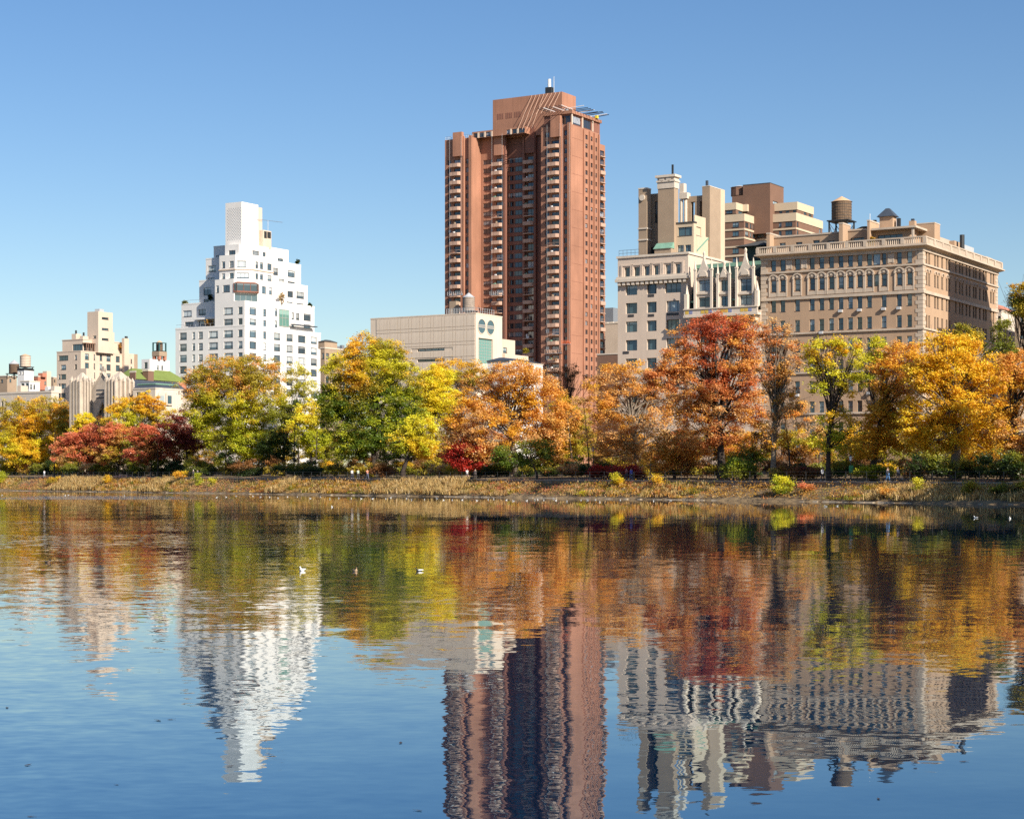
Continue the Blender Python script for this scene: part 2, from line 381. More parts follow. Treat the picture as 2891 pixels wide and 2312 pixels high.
def soil_mat():
    m, nt, b = newmat('park_soil'); tc = N(nt,'ShaderNodeTexCoord')
    n = N(nt,'ShaderNodeTexNoise'); n.inputs['Scale'].default_value = .5; n.inputs['Detail'].default_value = 9; n.inputs['Roughness'].default_value = .7
    nt.links.new(tc.outputs['Object'], n.inputs['Vector'])
    r = N(nt,'ShaderNodeValToRGB'); e = r.color_ramp.elements
    e[0].position = .33; e[0].color = (.07,.05,.035,1); e[1].position = .68; e[1].color = (.32,.22,.11,1)
    x = r.color_ramp.elements.new(.5); x.color = (.19,.13,.065,1)
    nt.links.new(n.outputs[0], r.inputs[0]); nt.links.new(r.outputs[0], b.inputs['Base Color']); b.inputs['Roughness'].default_value = .95
    bp = N(nt,'ShaderNodeBump'); bp.inputs['Distance'].default_value = .15; nt.links.new(n.outputs[0], bp.inputs['Height']); nt.links.new(bp.outputs[0], b.inputs['Normal'])
    return m
M['soil'] = soil_mat()
gb = MB(); ts = [-8,-.3,.9,1.6,3.4,5.2,5.5,6.2,10.5,16,28,40,60,90,200,700,4000]; ss_ = [-400,-150]+list(range(-60,520,6))+[700,1200,3000]
for s in ss_:
    for t in ts:
        j = 0 if not (0 < t < 5.3) else .16*math.sin(s*.9+t*2.1)+.1*math.sin(s*2.3-t)
        p = shore(s,t); gb.v.append((p.x,p.y,p.z+j))
nt_ = len(ts)
for i in range(len(ss_)-1):
    for j in range(nt_-1): gb.f.append((i*nt_+j+1, i*nt_+j, (i+1)*nt_+j, (i+1)*nt_+j+1))
tag(link('ground', gb.mesh('ground', M['soil'], True)), 'brown earth of the bank and park under the trees', kind='structure')

def water_mat():
    m, nt, b = newmat('lake_water'); tc = N(nt,'ShaderNodeTexCoord'); L = nt.links.new
    def field(sc, stretch, amp, rot=0., detail=1.5):
        mp = N(nt,'ShaderNodeMapping'); mp.inputs['Scale'].default_value = (sc*stretch, sc, sc); mp.inputs['Rotation'].default_value = (0,0,rot)
        n = N(nt,'ShaderNodeTexNoise'); n.inputs['Scale'].default_value = 1; n.inputs['Detail'].default_value = detail; n.inputs['Roughness'].default_value = .45
        L(tc.outputs['Object'], mp.inputs[0]); L(mp.outputs[0], n.inputs['Vector'])
        s = N(nt,'ShaderNodeVectorMath',operation='SUBTRACT'); s.inputs[1].default_value = (.5,.5,.5); L(n.outputs['Color'], s.inputs[0])
        c = N(nt,'ShaderNodeVectorMath',operation='MULTIPLY'); c.inputs[1].default_value = (amp*1.1, amp*.62, 0); L(s.outputs[0], c.inputs[0]); return c.outputs[0]
    def add(a, c):
        n = N(nt,'ShaderNodeVectorMath',operation='ADD'); L(a, n.inputs[0]); L(c, n.inputs[1]); return n.outputs[0]
    # wind streaks: broad areas where the fine ripple is stronger
    mp = N(nt,'ShaderNodeMapping'); mp.inputs['Scale'].default_value = (.012,.035,1); mp.inputs['Rotation'].default_value = (0,0,R_(12))
    n = N(nt,'ShaderNodeTexNoise'); n.inputs['Scale'].default_value = 1; n.inputs['Detail'].default_value = 3
    L(tc.outputs['Object'], mp.inputs[0]); L(mp.outputs[0], n.inputs['Vector'])
    r = N(nt,'ShaderNodeMapRange'); r.inputs[1].default_value = .42; r.inputs[2].default_value = .66; r.inputs[3].default_value = .25; r.inputs[4].default_value = 1.3; L(n.outputs[0], r.inputs[0])
    # the breeze reaches the left side of the lake more than the right
    sp = N(nt,'ShaderNodeSeparateXYZ'); L(tc.outputs['Object'], sp.inputs[0])
    dv = N(nt,'ShaderNodeMath',operation='DIVIDE'); ay = N(nt,'ShaderNodeMath',operation='ADD'); ay.inputs[1].default_value = 8.
    L(sp.outputs[1], ay.inputs[0]); L(sp.outputs[0], dv.inputs[0]); L(ay.outputs[0], dv.inputs[1])
    r2 = N(nt,'ShaderNodeMapRange'); r2.inputs[1].default_value = .02; r2.inputs[2].default_value = -.20; r2.inputs[3].default_value = .55; r2.inputs[4].default_value = 1.9; L(dv.outputs[0], r2.inputs[0])
    mm = N(nt,'ShaderNodeMath',operation='MULTIPLY'); L(r.outputs[0], mm.inputs[0]); L(r2.outputs[0], mm.inputs[1])
    # sheltered near the far bank, open to the breeze further out; one gust patch at the left under the bank
    dt = N(nt,'ShaderNodeVectorMath',operation='DOT_PRODUCT'); dt.inputs[1].default_value = (SH_N.x,SH_N.y,0); L(tc.outputs['Object'], dt.inputs[0])
    sh = N(nt,'ShaderNodeMapRange'); sh.interpolation_type = 'SMOOTHSTEP'; d0 = SH_0.dot(SH_N); sh.inputs[1].default_value = d0-75; sh.inputs[2].default_value = d0-118; sh.inputs[3].default_value = .34; sh.inputs[4].default_value = 1.; L(dt.outputs['Value'], sh.inputs[0])
    gm = N(nt,'ShaderNodeMapping'); gm.vector_type = 'TEXTURE'; gm.inputs['Location'].default_value = (-62,285,0); gm.inputs['Scale'].default_value = (38,95,1); gm.inputs['Rotation'].default_value = (0,0,R_(14))
    gr = N(nt,'ShaderNodeTexGradient',gradient_type='QUADRATIC_SPHERE'); L(tc.outputs['Object'], gm.inputs[0]); L(gm.outputs[0], gr.inputs[0])
    gs = N(nt,'ShaderNodeMath',operation='MULTIPLY_ADD'); gs.inputs[1].default_value = 12.; L(gr.outputs['Fac'], gs.inputs[0]); L(sh.outputs[0], gs.inputs[2])
    shelter = gs.outputs[0]
    fine = add(field(2.6,.6,.085,.1), field(8.,.6,.10,-.15))
    sc = N(nt,'ShaderNodeVectorMath',operation='SCALE'); L(fine, sc.inputs[0]); L(mm.outputs[0], sc.inputs['Scale'])
    tot = add(add(field(.22,.5,.007,.12), field(.8,.55,.022,-.08)), sc.outputs[0])
    ts = N(nt,'ShaderNodeVectorMath',operation='SCALE'); L(tot, ts.inputs[0]); L(shelter, ts.inputs['Scale']); tot = ts.outputs[0]
    up = N(nt,'ShaderNodeVectorMath',operation='ADD'); up.inputs[1].default_value = (0,0,1); L(tot, up.inputs[0])
    nm = N(nt,'ShaderNodeVectorMath',operation='NORMALIZE'); L(up.outputs[0], nm.inputs[0])
    nt.nodes.remove(b); out = [q for q in nt.nodes if q.type == 'OUTPUT_MATERIAL'][0]
    df = N(nt,'ShaderNodeBsdfDiffuse'); df.inputs[0].default_value = (.0005,.013,.04,1)           # the lake's own dark blue
    gl = N(nt,'ShaderNodeBsdfGlossy'); gl.inputs[0].default_value = (.80,.92,1,1); gl.inputs['Roughness'].default_value = .012
    fr = N(nt,'ShaderNodeFresnel'); fr.inputs['IOR'].default_value = 1.4; pw = N(nt,'ShaderNodeMath',operation='POWER'); pw.inputs[1].default_value = .78; L(fr.outputs[0], pw.inputs[0])
    # steep looks go deeper into the blue water, grazing looks see a clean mirror
    tr = N(nt,'ShaderNodeMapRange'); tr.inputs[1].default_value = .34; tr.inputs[2].default_value = .72; L(fr.outputs[0], tr.inputs[0])
    tm = N(nt,'ShaderNodeMix',data_type='RGBA'); tm.inputs[6].default_value = (.64,.85,1,1); tm.inputs[7].default_value = (1,.98,.94,1); L(tr.outputs[0], tm.inputs[0]); L(tm.outputs[2], gl.inputs[0])
    mx = N(nt,'ShaderNodeMixShader'); L(pw.outputs[0], mx.inputs[0]); L(df.outputs[0], mx.inputs[1]); L(gl.outputs[0], mx.inputs[2]); L(mx.outputs[0], out.inputs[0])
    for q in (gl, fr): L(nm.outputs[0], q.inputs['Normal'])
    return m
wb = MB(); wb.add([(-2500,-500,0),(2500,-500,0),(2500,3000,0),(-2500,3000,0)],[(0,1,2,3)])
tag(link('water', wb.mesh('water', water_mat())), 'rippled blue water of the lake reflecting the skyline', kind='structure')

# edging stones along the water, each a block of its own
edg = tag(link('shore_edging', None, None, shore(0,0,0)), 'pale stone edging along the water line', kind='structure')
M['stone'] = masonry('edging_stone', (.36,.29,.21), .3, 1.5, .9, .15); M['kerb'] = masonry('kerb_stone', (.30,.25,.21), .2, 1.2, .9, .12)
stones = []
for k in range(8):
    L_ = (.7,1.0,1.3,1.7,2.2,.9,1.5,1.9)[k]; b = MB(); rr = random.Random(k)
    b.v = [(x+rr.uniform(-.05,.05), y+rr.uniform(-.05,.05), z+rr.uniform(-.04,.04)) for x,y,z in [(x,(-.05 if y > 0 and z > 0 else y),z) for x,y,z in MB().box(-L_/2,L_/2,-.4,.4,-.3,.05).v]]
    b.f = MB().box(0,1,0,1,0,1).f; stones.append(b.mesh('stone', M['stone']))
az = math.atan2(SH_D.y, SH_D.x); o0 = shore(0,0,0); s = -8.
while s < 372 and True:
    st_ = random.choice(stones); hl = st_.vertices[1].co.x
    if random.random() > .15:
        p = shore(s+hl,.45+random.uniform(-.2,.3),.06+random.uniform(-.06,.02)); o = link('stone', st_, edg, p-o0, az+random.uniform(-.12,.12))
    s += 2*abs(hl)+random.choice((.03,.06,.1,.5))
# the coping wall under the track
kb = tag(link('track_kerb', None, None, shore(0,5.6,0)), 'dark low stone kerb wall along the running track', kind='structure')
k0 = shore(0,5.6,0); s = -20.; km = [MB().box(-L_/2,L_/2,-.22,.4,-.55,.0).box(-L_/2,L_/2,-.42,.42,.004,.2).mesh('stone', M['kerb']) for L_ in (2.36,)]
while s < 400:
    p = shore(s,5.55,bank_top(s)-.14); link('stone', km[0], kb, p-k0, az+R_(180)); s += 2.4
M['track'] = masonry('track_gravel', (.24,.19,.14), .15, .6, .95, .1)
tb = MB(); sl = list(range(-30,420,6))
for s in sl:
    for t in (6.3,10.2): p = shore(s,t); tb.v.append((p.x,p.y,p.z+.02))
for i in range(len(sl)-1): tb.f.append((2*i+1,2*i,2*i+2,2*i+3))
tag(link('path', tb.mesh('path', M['track'])), 'gravel running track behind the kerb', kind='structure')
# thin steel fence between the bank and the track
fo = shore(0,5.75,0); fence = tag(link('fence', None, None, fo), 'thin dark steel fence along the running track', 'fence')
pm = MB().box(-.03,.03,-.03,.03,0,1.2).mesh('post', M['steel'])
for i in range(110):
    p = shore(-10+i*3.6,5.75); p.z = bank_top(-10+i*3.6)+.06; link('post', pm, fence, p-fo, az)
for hgt in (.25,.72,1.16):
    b = MB()
    for i in range(109):
        q0 = shore(-10+i*3.6,5.75); q1 = shore(-10+(i+1)*3.6,5.75); q0.z = bank_top(-10+i*3.6)+.06+hgt; q1.z = bank_top(-10+(i+1)*3.6)+.06+hgt
        b.bar(q0-fo, q1-fo, .018)
    link('rail', b.mesh('rail', M['steel']), fence)
# stone wall of the park behind the tree belt
pw = tag(link('park_wall', None, None, shore(0,58)), 'low grey stone wall behind the tree belt', 'wall'); w0 = shore(0,58); b = MB(); b2 = MB()
pts = [shore(s_,58-27*max(0,min(1,s_/330))) for s_ in range(-40,421,20)]
for p_, q_ in zip(pts,pts[1:]):
    n_ = Vector((SH_N.x,SH_N.y,0))*.25
    for bb,e,za,zb in ((b,1,-.5,1.25),(b2,1.3,1.254,1.45)):
        c_ = [p_-n_*e, q_-n_*e, q_+n_*e, p_+n_*e]; bb.add([(*(c-w0)[:2],p_.z-w0.z+z) for z in (za,zb) for c in c_],[(0,3,2,1),(4,5,6,7),(0,1,5,4),(1,2,6,5),(2,3,7,6),(3,0,4,7)])
link('wall', b.mesh('wall', M['kerb']), pw); link('coping', b2.mesh('coping', M['stone']), pw)
# ================================================================ buildings
ROOFSTUFF = []
# ---------------------------------------------------------------- tall brick tower
def build_tower():
    B = Bld('apartment_tower', 'tall red brick apartment tower with columns of rounded balconies', zx(ZD,1612), 591, 4.4, fm='frame_dark', gm='glass_t')
    Zx, z0 = ZD, 0
    FH = 25.35*591/FPX
    zt = B.wz(ZD,1612,500)                               # top of the plain south wall
    ztL = B.wz(ZD,440,650)                               # left wing roof
    zfl = [zt-1.2-FH*(i+1) for i in range(29)]           # floor levels, downward
    def rows(lo, hi, n=28, k0=0): return [(z+lo, z+hi) for z in zfl[k0:n]]
    xl = B.wx(ZD,1262); yR = B.sy(ZD,1935)
    # right wing
    w = B.cols_w(ZD,[(1332,48,'two'),(1553,46,'two')], rows(.75,2.35), 'two')
    door_w = B.cols_w(ZD,[(1428,86,'two')], rows(.1,2.3,28,1), 'two')
    s_ = B.cols_s(ZD,[(1790,27),(1847,27),(1898,27)], rows(.85,2.3), 'sash')
    B.block(xl, 0, 0, yR, 0, zt, 'tower', w+door_w, s_, d=.35)
    # grooves between the south windows
    for x in (1750,1818,1873,1925):
        yy = B.sy(ZD,x); B.box('fin', .003, .5, yy-.28, yy+.28, 0, zt-.4, 'tower')
    for x in (1497,1590,1606): xx = B.wx(ZD,x); B.box('pier', xx-.35, xx+.35, -.75, -.003, 0, zt+.6, 'tower')
    jt = MB()
    for i in range(0,29,2): jt.box(.004,.03,.3,B.sy(ZD,1742),zfl[i]-.04,zfl[i]+.04)
    B.part('joint', jt, 'tower_dark_shade')['kind'] = 'stuff'
    # penthouse storey with glazing
    zp = B.wz(ZD,1612,335)
    B.block(B.wx(ZD,1290), -.2, .4, yR+.8, zt+.004, zp-1.0, 'tower_dark_shade', [(B.wx(ZD,1500),-.6,zt+.5,zp-1.5,'three')],
            [(1.0,B.sy(ZD,1730),zt+.5,zp-1.4,'four'),(B.sy(ZD,1748),B.sy(ZD,1848),zt+.5,zp-1.4,'four'),(B.sy(ZD,1866),B.sy(ZD,1985),zt+.5,zp-1.4,'four')])
    B.box('fascia', B.wx(ZD,1275), .35, -.1, yR+1.2, zp-.99, zp, 'tower')
    for y in (.3,B.sy(ZD,1739),B.sy(ZD,1857)): B.box('column', -.195,.1,y,y+.5,zt+.01,zp-1.0,'cream')
    # middle: recessed walls, the deeper one coloured dark for the wing's shade
    y1, y2 = 7.0, 5.2
    xa, xb = B.wx(ZD,1225,y1), B.wx(ZD,868,y1)
    zm = B.wz(ZD,970,625,y1)
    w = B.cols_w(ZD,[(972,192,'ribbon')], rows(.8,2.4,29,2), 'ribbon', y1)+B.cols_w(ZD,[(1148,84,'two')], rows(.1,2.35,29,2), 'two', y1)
    B.block(xb, xl+.5, y1, 15, 0, zm, 'tower_dark_shade', w, (), d=.3)
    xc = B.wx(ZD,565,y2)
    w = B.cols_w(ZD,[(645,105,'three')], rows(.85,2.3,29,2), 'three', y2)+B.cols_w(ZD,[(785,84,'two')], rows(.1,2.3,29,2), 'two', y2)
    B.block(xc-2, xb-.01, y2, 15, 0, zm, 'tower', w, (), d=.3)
    for x, yy in ((855,y2),(1075,y1),(1205,y1)): xx = B.wx(ZD,x,yy); B.box('pier', xx-.4, xx+.4, yy-1.0, yy-.003, 0, zm+.5, 'tower_dark_shade')
    # left wing
    xL0, xL1 = B.wx(ZD,148), B.wx(ZD,466)
    w = B.cols_w(ZD,[(200,38,'two'),(410,46,'two')], rows(.75,2.35,29,2), 'two')+B.cols_w(ZD,[(295,84,'two')], rows(.1,2.3,29,2), 'two')
    B.block(xL0, xL1, 0, 15, 0, ztL, 'tower', w, (), d=.35)
    for x in (350,372,444,460): xx = B.wx(ZD,x); B.box('pier', xx-.28, xx+.28, -.7, -.003, 0, ztL+.5, 'tower')
    # attic blocks over the balcony columns, the most recessed one in the shade colour
    for x, yy, ztop in ((290,-1.3,590),(768,y2-1.3,570),(1132,y1-1.3,530),(1425,-1.3,400)):
        xx = B.wx(ZD,x,yy); zz = B.wz(ZD,x,ztop,yy); B.box('attic_bay', xx-1.75, xx+1.75, yy, yy+1.29, zfl[1 if x < 1300 else 0]+.4, zz, 'tower' if x != 1132 else 'tower_dark_shade')
    # balconies: one mesh, five stacks
    bw, bd = 3.9, 1.45
    poly = [(-bw/2,0),(-bw/2,-bd+.1),(bw/2-.9,-bd),(bw/2-.3,-bd+.35),(bw/2,-bd+.9),(bw/2,0)]
    inn = [(-bw/2+.12,0),(-bw/2+.12,-bd+.22),(bw/2-.95,-bd+.12),(bw/2-.38,-bd+.42),(bw/2-.12,-bd+.95),(bw/2-.12,0)]
    b = MB().prism(poly,-.18,.12)
    for i in range(5):
        b.add([(poly[i][0],poly[i][1],.121),(poly[i+1][0],poly[i+1][1],.121),(inn[i+1][0],inn[i+1][1],.121),(inn[i][0],inn[i][1],.121)]+
              [(poly[i][0],poly[i][1],1.0),(poly[i+1][0],poly[i+1][1],1.0),(inn[i+1][0],inn[i+1][1],1.0),(inn[i][0],inn[i][1],1.0)],
              [(0,1,5,4),(2,3,7,6),(4,5,6,7),(3,0,4,7),(1,2,6,5)])
    bm_solid = b.mesh('balcony', M['balc'])
    # what stands on the balconies: chairs, planters, screens
    gear = []
    for k in range(5):
        r_ = random.Random(40+k); g_ = MB()
        for _ in range(2+k%3): u = r_.uniform(-1.6,1.2); w_ = r_.uniform(.2,.5); g_.box(u,u+w_,-1.1,-.5,.13,.7+r_.random()*1.1)
        gear.append(g_.mesh('furniture', M[('paint_white','steel','copper','zinc','tanbrick')[k]]))
    b = MB().prism(poly,-.14,.1); b.bar((-bw/2,-bd+.1,1.0),(bw/2-.9,-bd,1.0),.03).bar((bw/2-.9,-bd,1.0),(bw/2,-bd+.9,1.0),.03)
    for i in range(9): b.bar((-bw/2+.35*i,-bd+.08,.1),(-bw/2+.35*i,-bd+.08,1.0),.015)
    bm_open = b.mesh('balcony', M['balc'])
    rr = random.Random(3)
    for x, yy, k0, last, openp in ((286,0,2,29,.05),(768,y2,2,29,.12),(1132,y1,2,29,.25),(1420,0,1,28,.06)):
        xx = B.wx(ZD,x,yy)
        for i in range(k0, last):
            o = link('balcony', bm_open if (rr.random() < openp or (x == 768 and i > 18)) else bm_solid, B.root, (xx,yy-.004,zfl[i]))
            if rr.random() < .4: link('furniture', rr.choice(gear), o)
    yB = B.sy(ZD,2003,-1.6); yM = (yR+yB)/2+.2
    B.block(-9, -1.6, yR+.01, yB, 0, zt-2.6, 'tower', (), [(yR+.6,yB-.5,z+.1,z+2.3,'two') for z in zfl[1:28]], d=.3)
    for i in range(1, 28):                               # balconies of the set-back bay past the south-east corner
        link('balcony', bm_open if i%3 else bm_solid, B.root, (-1.6+.004,yM,zfl[i]), R_(90))
    # roof box with machine rooms
    yb = 6.0
    xr0, xr1 = B.wx(ZD,703,yb), B.wx(ZD,1505,yb); zr = B.wz(ZD,1505,120,yb)
    B.block(xr0, xr1, yb, B.sy(ZD,1665,xr1), zm-1, zr, 'tower', roof='darkroof')
    v = MB(); xs = [B.wx(ZD,q,yb) for q in (760,1020)]
    for i in range(14):
        if i % 5 != 4: x = xs[0]+(xs[1]-xs[0])*i/13; v.box(x-.2,x+.2,yb-.05,yb-.004,B.wz(ZD,890,430,yb),B.wz(ZD,890,365,yb))
    o = B.part('louvre', v, 'tower_dark_shade'); o['kind'] = 'stuff'
    # low glazed storey on the left roof, with cream posts
    yq = 2.5
    zq0, zq1 = ztL+.01, B.wz(ZD,600,575,yq)
    B.block(B.wx(ZD,462,yq), B.wx(ZD,1075,yq), yq, yb-.02, zq0, zq1, 'tower', [(B.wx(ZD,a,yq),B.wx(ZD,c,yq),zq0+.25,zq1-.5,'two') for a,c in ((480,530),(545,605),(620,685),(860,905),(925,985),(1000,1070))], ())
    for q in (538,612,692,914,994): xx = B.wx(ZD,q,yq); B.box('post', xx-.3,xx+.3,yq-.2,yq-.004,zq0,zq1-.4,'cream')
    rl = MB(); 
    for q0,q1 in ((150,218),(365,460)):
        x0, x1 = B.wx(ZD,q0), B.wx(ZD,q1)
        for hgt in (.5,1.0): rl.bar((x0,.3,ztL+hgt),(x1,.3,ztL+hgt),.05)
        for i in range(5): rl.bar((x0+(x1-x0)*i/4,.3,ztL),(x0+(x1-x0)*i/4,.3,ztL+1),.05)
    B.part('roof_rail', rl, 'galv')
    # outrigger beams and braces left by facade works
    rr = random.Random(5)
    for i in range(9):
        x = -1-i*1.1; b = MB().bar((x,3,zp+.75),(x-.2,-3.6-rr.random(),zp+.8+rr.uniform(-.1,.3)),.12); B.part('outrigger_beam', b, 'steel' if i%3 else 'paint_white')
    for i in range(10):
        y = 1+i*1.9; b = MB().bar((-4,y,zp+.75),(3.6+rr.random(),y+.2,zp+.9+rr.uniform(-.1,.4)),.12); B.part('outrigger_beam', b, 'steel' if i%4 else 'paint_white')
    for i in range(8):
        x = xr1-.6-i*1.5; b = MB().bar((x,yb-.25,zr-.1),(x-1.1-.25*i,1.4,zp+.4 if i < 4 else zm+.4),.09); B.part('brace', b, 'balc')
    b = MB().box(-2,-1.2,15,16,zp,zp+.9).box(-3.4,-2.6,2.2,3.4,zp,zp+1.1); B.part('roof_equipment', b, 'zinc')
    B.box('tarpaulin_roll', .1,.9,yR-3.2,yR-2,zp,zp+.9,'yellow')
    # antenna cluster on the roof box
    xm_, zz = B.wx(ZD,1335,yb), zr-.1
    B.box('antenna_base', xm_-1.1,xm_+1.1,yb+.5,yb+2.2,zz,zz+2.2,'steel')
    B.part('antenna', MB().cyl(xm_,yb+1.3,zz+2.2,zz+4.9,.55,.5,12), 'paint_white')
    B.part('antenna', MB().cyl(xm_+1.7,yb+1.3,zz,zz+5.6,.12,.1,8), 'zinc')
    # hanging work platforms: things of their own
    def platform(label, Z, x, y, wpx, yy, mat, top):
        xx, zz = B.wx(Z,x,yy), B.wz(Z,x,y,yy)
        c, n = math.cos(TH), math.sin(TH); loc = (B.o.x+xx*c-yy*n, B.o.y+xx*n+yy*c, B.zg+zz)
        t = thing('work_platform', label, 'scaffold', loc, TH, 'hanging scaffolds on the brick tower'); w = wpx/Z[2]*591/FPX/.85
        link('deck', MB().box(-w/2,w/2,-.9,0,0,.15).mesh('deck', M['galv']), t)
        b = MB()
        for i in range(8): b.bar((-w/2+w*i/7,-.85,.15),(-w/2+w*i/7,-.85,1.3),.06)
        for hgt in (.7,1.25): b.bar((-w/2,-.85,hgt),(w/2,-.85,hgt),.06)
        link('rail', b.mesh('rail', mat), t)
        b = MB()
        for sx in (-1,1): b.bar((sx*w*.4,-.45,.2),(sx*w*.4,-.45,top-zz),.022)
        link('cable', b.mesh('cable', M['galv']), t)
        b = MB(); q = random.Random(int(x))
        for i in range(5): u = q.uniform(-w*.45,w*.45); b.box(u-.2,u+.2,-.7,-.2,.16,.6+q.random()*.5)
        link('gear', b.mesh('gear', mat), t)
    platform('grey work platform hanging low on the left balcony column of the brick tower', ZE, 265, 765, 165, -2.6, M['galv'], ztL)
    platform('grey work platform hanging by the middle balconies of the brick tower', ZE, 725, 760, 145, y2-2.6, M['galv'], zm)
    platform('pinkish work platform hanging low on the right balcony column of the brick tower', ZE, 1350, 1405, 175, -2.6, M['balc'], zt)
    platform('small orange work platform beside the right corner of the brick tower', ZE, 1490, 1305, 90, -1.6, M['orange_net'], zt)
    xx = B.wx(ZD,1985,0)
    return B
TW = build_tower()

# ---------------------------------------------------------------- white stepped apartment house
def build_white():
    WY = 540
    B = Bld('apartment_building', 'white brick stepped apartment house with a blank perforated top shaft', zx(ZB,693), WY, 4.4, gm='glass_w')
    z = lambda y, x=693: B.wz(ZB,x,y)
    P = (101/3.135)*WY/FPX                                # storey height
    zr = z(1192)-2.05; rows = lambda ks: [(zr-P*k, zr-P*k+2.05) for k in ks]   # sill levels at the corner; k=0 is the row at y 1192
    xL = B.wx(ZB,80); yE = B.sy(ZB,1365); zb = min(B.wz(ZB,80,1172), zr+P-.3)
    low = (0,1,2,3,4,5)
    w = B.cols_w(ZB,[(148,62,'side'),(241,24,'sash'),(303,38,'sash'),(415,80,'sides'),(548,80,'sides'),(654,38,'two')], rows(low), 'two')
    s = B.cols_s(ZB,[(765,60,'sides'),(870,26,'sash'),(980,56,'sides'),(1090,56,'sides'),(1198,66,'sides'),(1305,54,'sides')], rows(low), 'two')
    B.block(xL, 0, 0, yE, 0, zb, 'white', w, s, cope='white', cw=.05, ch=.5)
    # core mass on the corner
    xc = B.wx(ZB,428); yc = B.sy(ZB,960); z1 = z(935)
    w = B.cols_w(ZB,[(548,80,'sides'),(654,38,'two')], rows((-1,-2)), 'two')
    s = B.cols_s(ZB,[(765,60,'sides'),(870,26,'sash')], rows((-1,-2)), 'sash')
    B.block(xc, 0, 0, yc, zb, z1, 'white', w, s, roof='white')
    # chamfered storeys with the bay window
    x0, c1, c2 = xc, B.wx(ZB,597), B.sy(ZB,812); z2 = B.wz(ZB,600,742)
    def cham(xa, c1, c2, y0, yb, x1, za, zb_, wops, cops, sops, mat='white'):
        p = [(xa,y0),(x1+c1,y0),(x1,y0+c2),(x1,yb)]
        B.wall(p[0],p[1],za,zb_,[(o[0]-xa,o[1]-xa)+tuple(o[2:]) for o in wops],mat); B.wall(p[1],p[2],za,zb_,cops,mat); B.wall(p[2],p[3],za,zb_,[(o[0]-p[2][1],o[1]-p[2][1])+tuple(o[2:]) for o in sops],mat)
        B.part('wall', MB().add([(x1,yb,za),(xa,yb,za),(xa,y0,za),(x1,yb,zb_),(xa,yb,zb_),(xa,y0,zb_)],[(0,1,4,3),(1,2,5,4)]), mat)
        B.part('roof', MB().add([(q[0],q[1],zb_) for q in p]+[(xa,yb,zb_)],[(0,1,2,3,4)]), 'white')
    rU = rows((-3,-4)); cl = math.hypot(c1,c2)
    cops = [(.25,cl-.25,z1+.1,z1+2.3,'four','frame_lite','glass'),(.25,cl-.25,z1+2.9,z1+5.1,'four','frame_lite','glass')]
    cham(x0, c1, c2, 0, yc, 0, z1, z2, B.cols_w(ZB,[(530,62,'two'),(452,24,'sash')], rU, 'two'), cops, B.cols_s(ZB,[(863,36,'two'),(921,26,'sash')], rU, 'sash'))
    # bay window standing proud of the chamfer
    ang = math.atan2(c2,-c1); bx = MB().prism([(-.2,.0),(.6,-1.0),(cl-.6,-1.0),(cl+.2,0)],z1+2.6,z1+3.0).prism([(-.2,0),(.6,-1.0),(cl-.6,-1.0),(cl+.2,0)],z1+5.2,z1+5.7,[(.8,0),(1.2,-.4),(cl-1.2,-.4),(cl-.8,0)])
    B.part('bay_frame', bx, 'tower_dark_shade', loc=(c1,0,0), rz=ang)
    bp = MB()
    for q0,q1 in (((-.1,-.05),(.6,-.9)),((.6,-.9),(cl-.6,-.9)),((cl-.6,-.9),(cl+.1,-.05))):
        n = 1 if abs(q1[1]-q0[1]) > .1 else 3
        for i in range(n+1):
            t = i/n; x, y = q0[0]+(q1[0]-q0[0])*t, q0[1]+(q1[1]-q0[1])*t; bp.box(x-.07,x+.07,y-.07,y+.07,z1+3.0,z1+5.2)
    B.part('bay_mullion', bp, 'tower_dark_shade', loc=(c1,0,0), rz=ang)
    for q0,q1 in (((0,0),(.6,-.85)),((.6,-.85),(cl-.6,-.85)),((cl-.6,-.85),(cl,0))):
        B.part('pane', MB().add([(q0[0],q0[1],z1+3.0),(q1[0],q1[1],z1+3.0),(q1[0],q1[1],z1+5.2),(q0[0],q0[1],z1+5.2)],[(0,1,2,3)]), 'glass', loc=(c1,0,0), rz=ang)
    # upper tiers
    ya = 1.6; xa = B.wx(ZB,468,ya); za = z2; zb2 = B.wz(ZB,600,530,ya); x1 = -1.0
    ca1 = B.wx(ZB,610,ya)-x1; ca2 = B.sy(ZB,760,x1)-ya; ycU = B.sy(ZB,945,x1); cl2 = math.hypot(ca1,ca2)
    rl = lambda y0,y1,yy=ya: (B.wz(ZB,600,y1,yy), B.wz(ZB,600,y0,yy))
    r1, r2 = rl(585,642), rl(690,738)
    cham(xa, ca1, ca2, ya, ycU, x1, za, zb2, B.cols_w(ZB,[(505,28),(577,38)], [r1,r2], 'sash', ya), [(.5,cl2*.62,*r1,'sides'),(.4,cl2*.8,*r2,'three')], B.cols_s(ZB,[(800,24),(842,28),(912,38)], [r1,r2], 'sash', x1))
    B.part('string_course', MB().prism([(xa-.1,ya-.25),(x1+ca1,ya-.25),(x1+.25,ya+ca2),(x1+.25,ycU),(xa-.1,ycU)],B.wz(ZB,600,665,ya),B.wz(ZB,600,655,ya)), 'cream')
    yb_ = 3.0; xb = B.wx(ZB,518,yb_); x2 = -2.2; cb1 = B.wx(ZB,640,yb_)-x2; zc = B.wz(ZB,640,437,yb_); ycV = B.sy(ZB,905,x2); cb2 = B.sy(ZB,720,x2)-yb_
    r3 = rl(490,530,yb_)
    cham(xb, cb1, cb2, yb_, ycV, x2, zb2, zc, B.cols_w(ZB,[(580,60,'two')], [r3], 'two', yb_), [], B.cols_s(ZB,[(790,60,'sides'),(866,26)], [r3], 'two', x2))
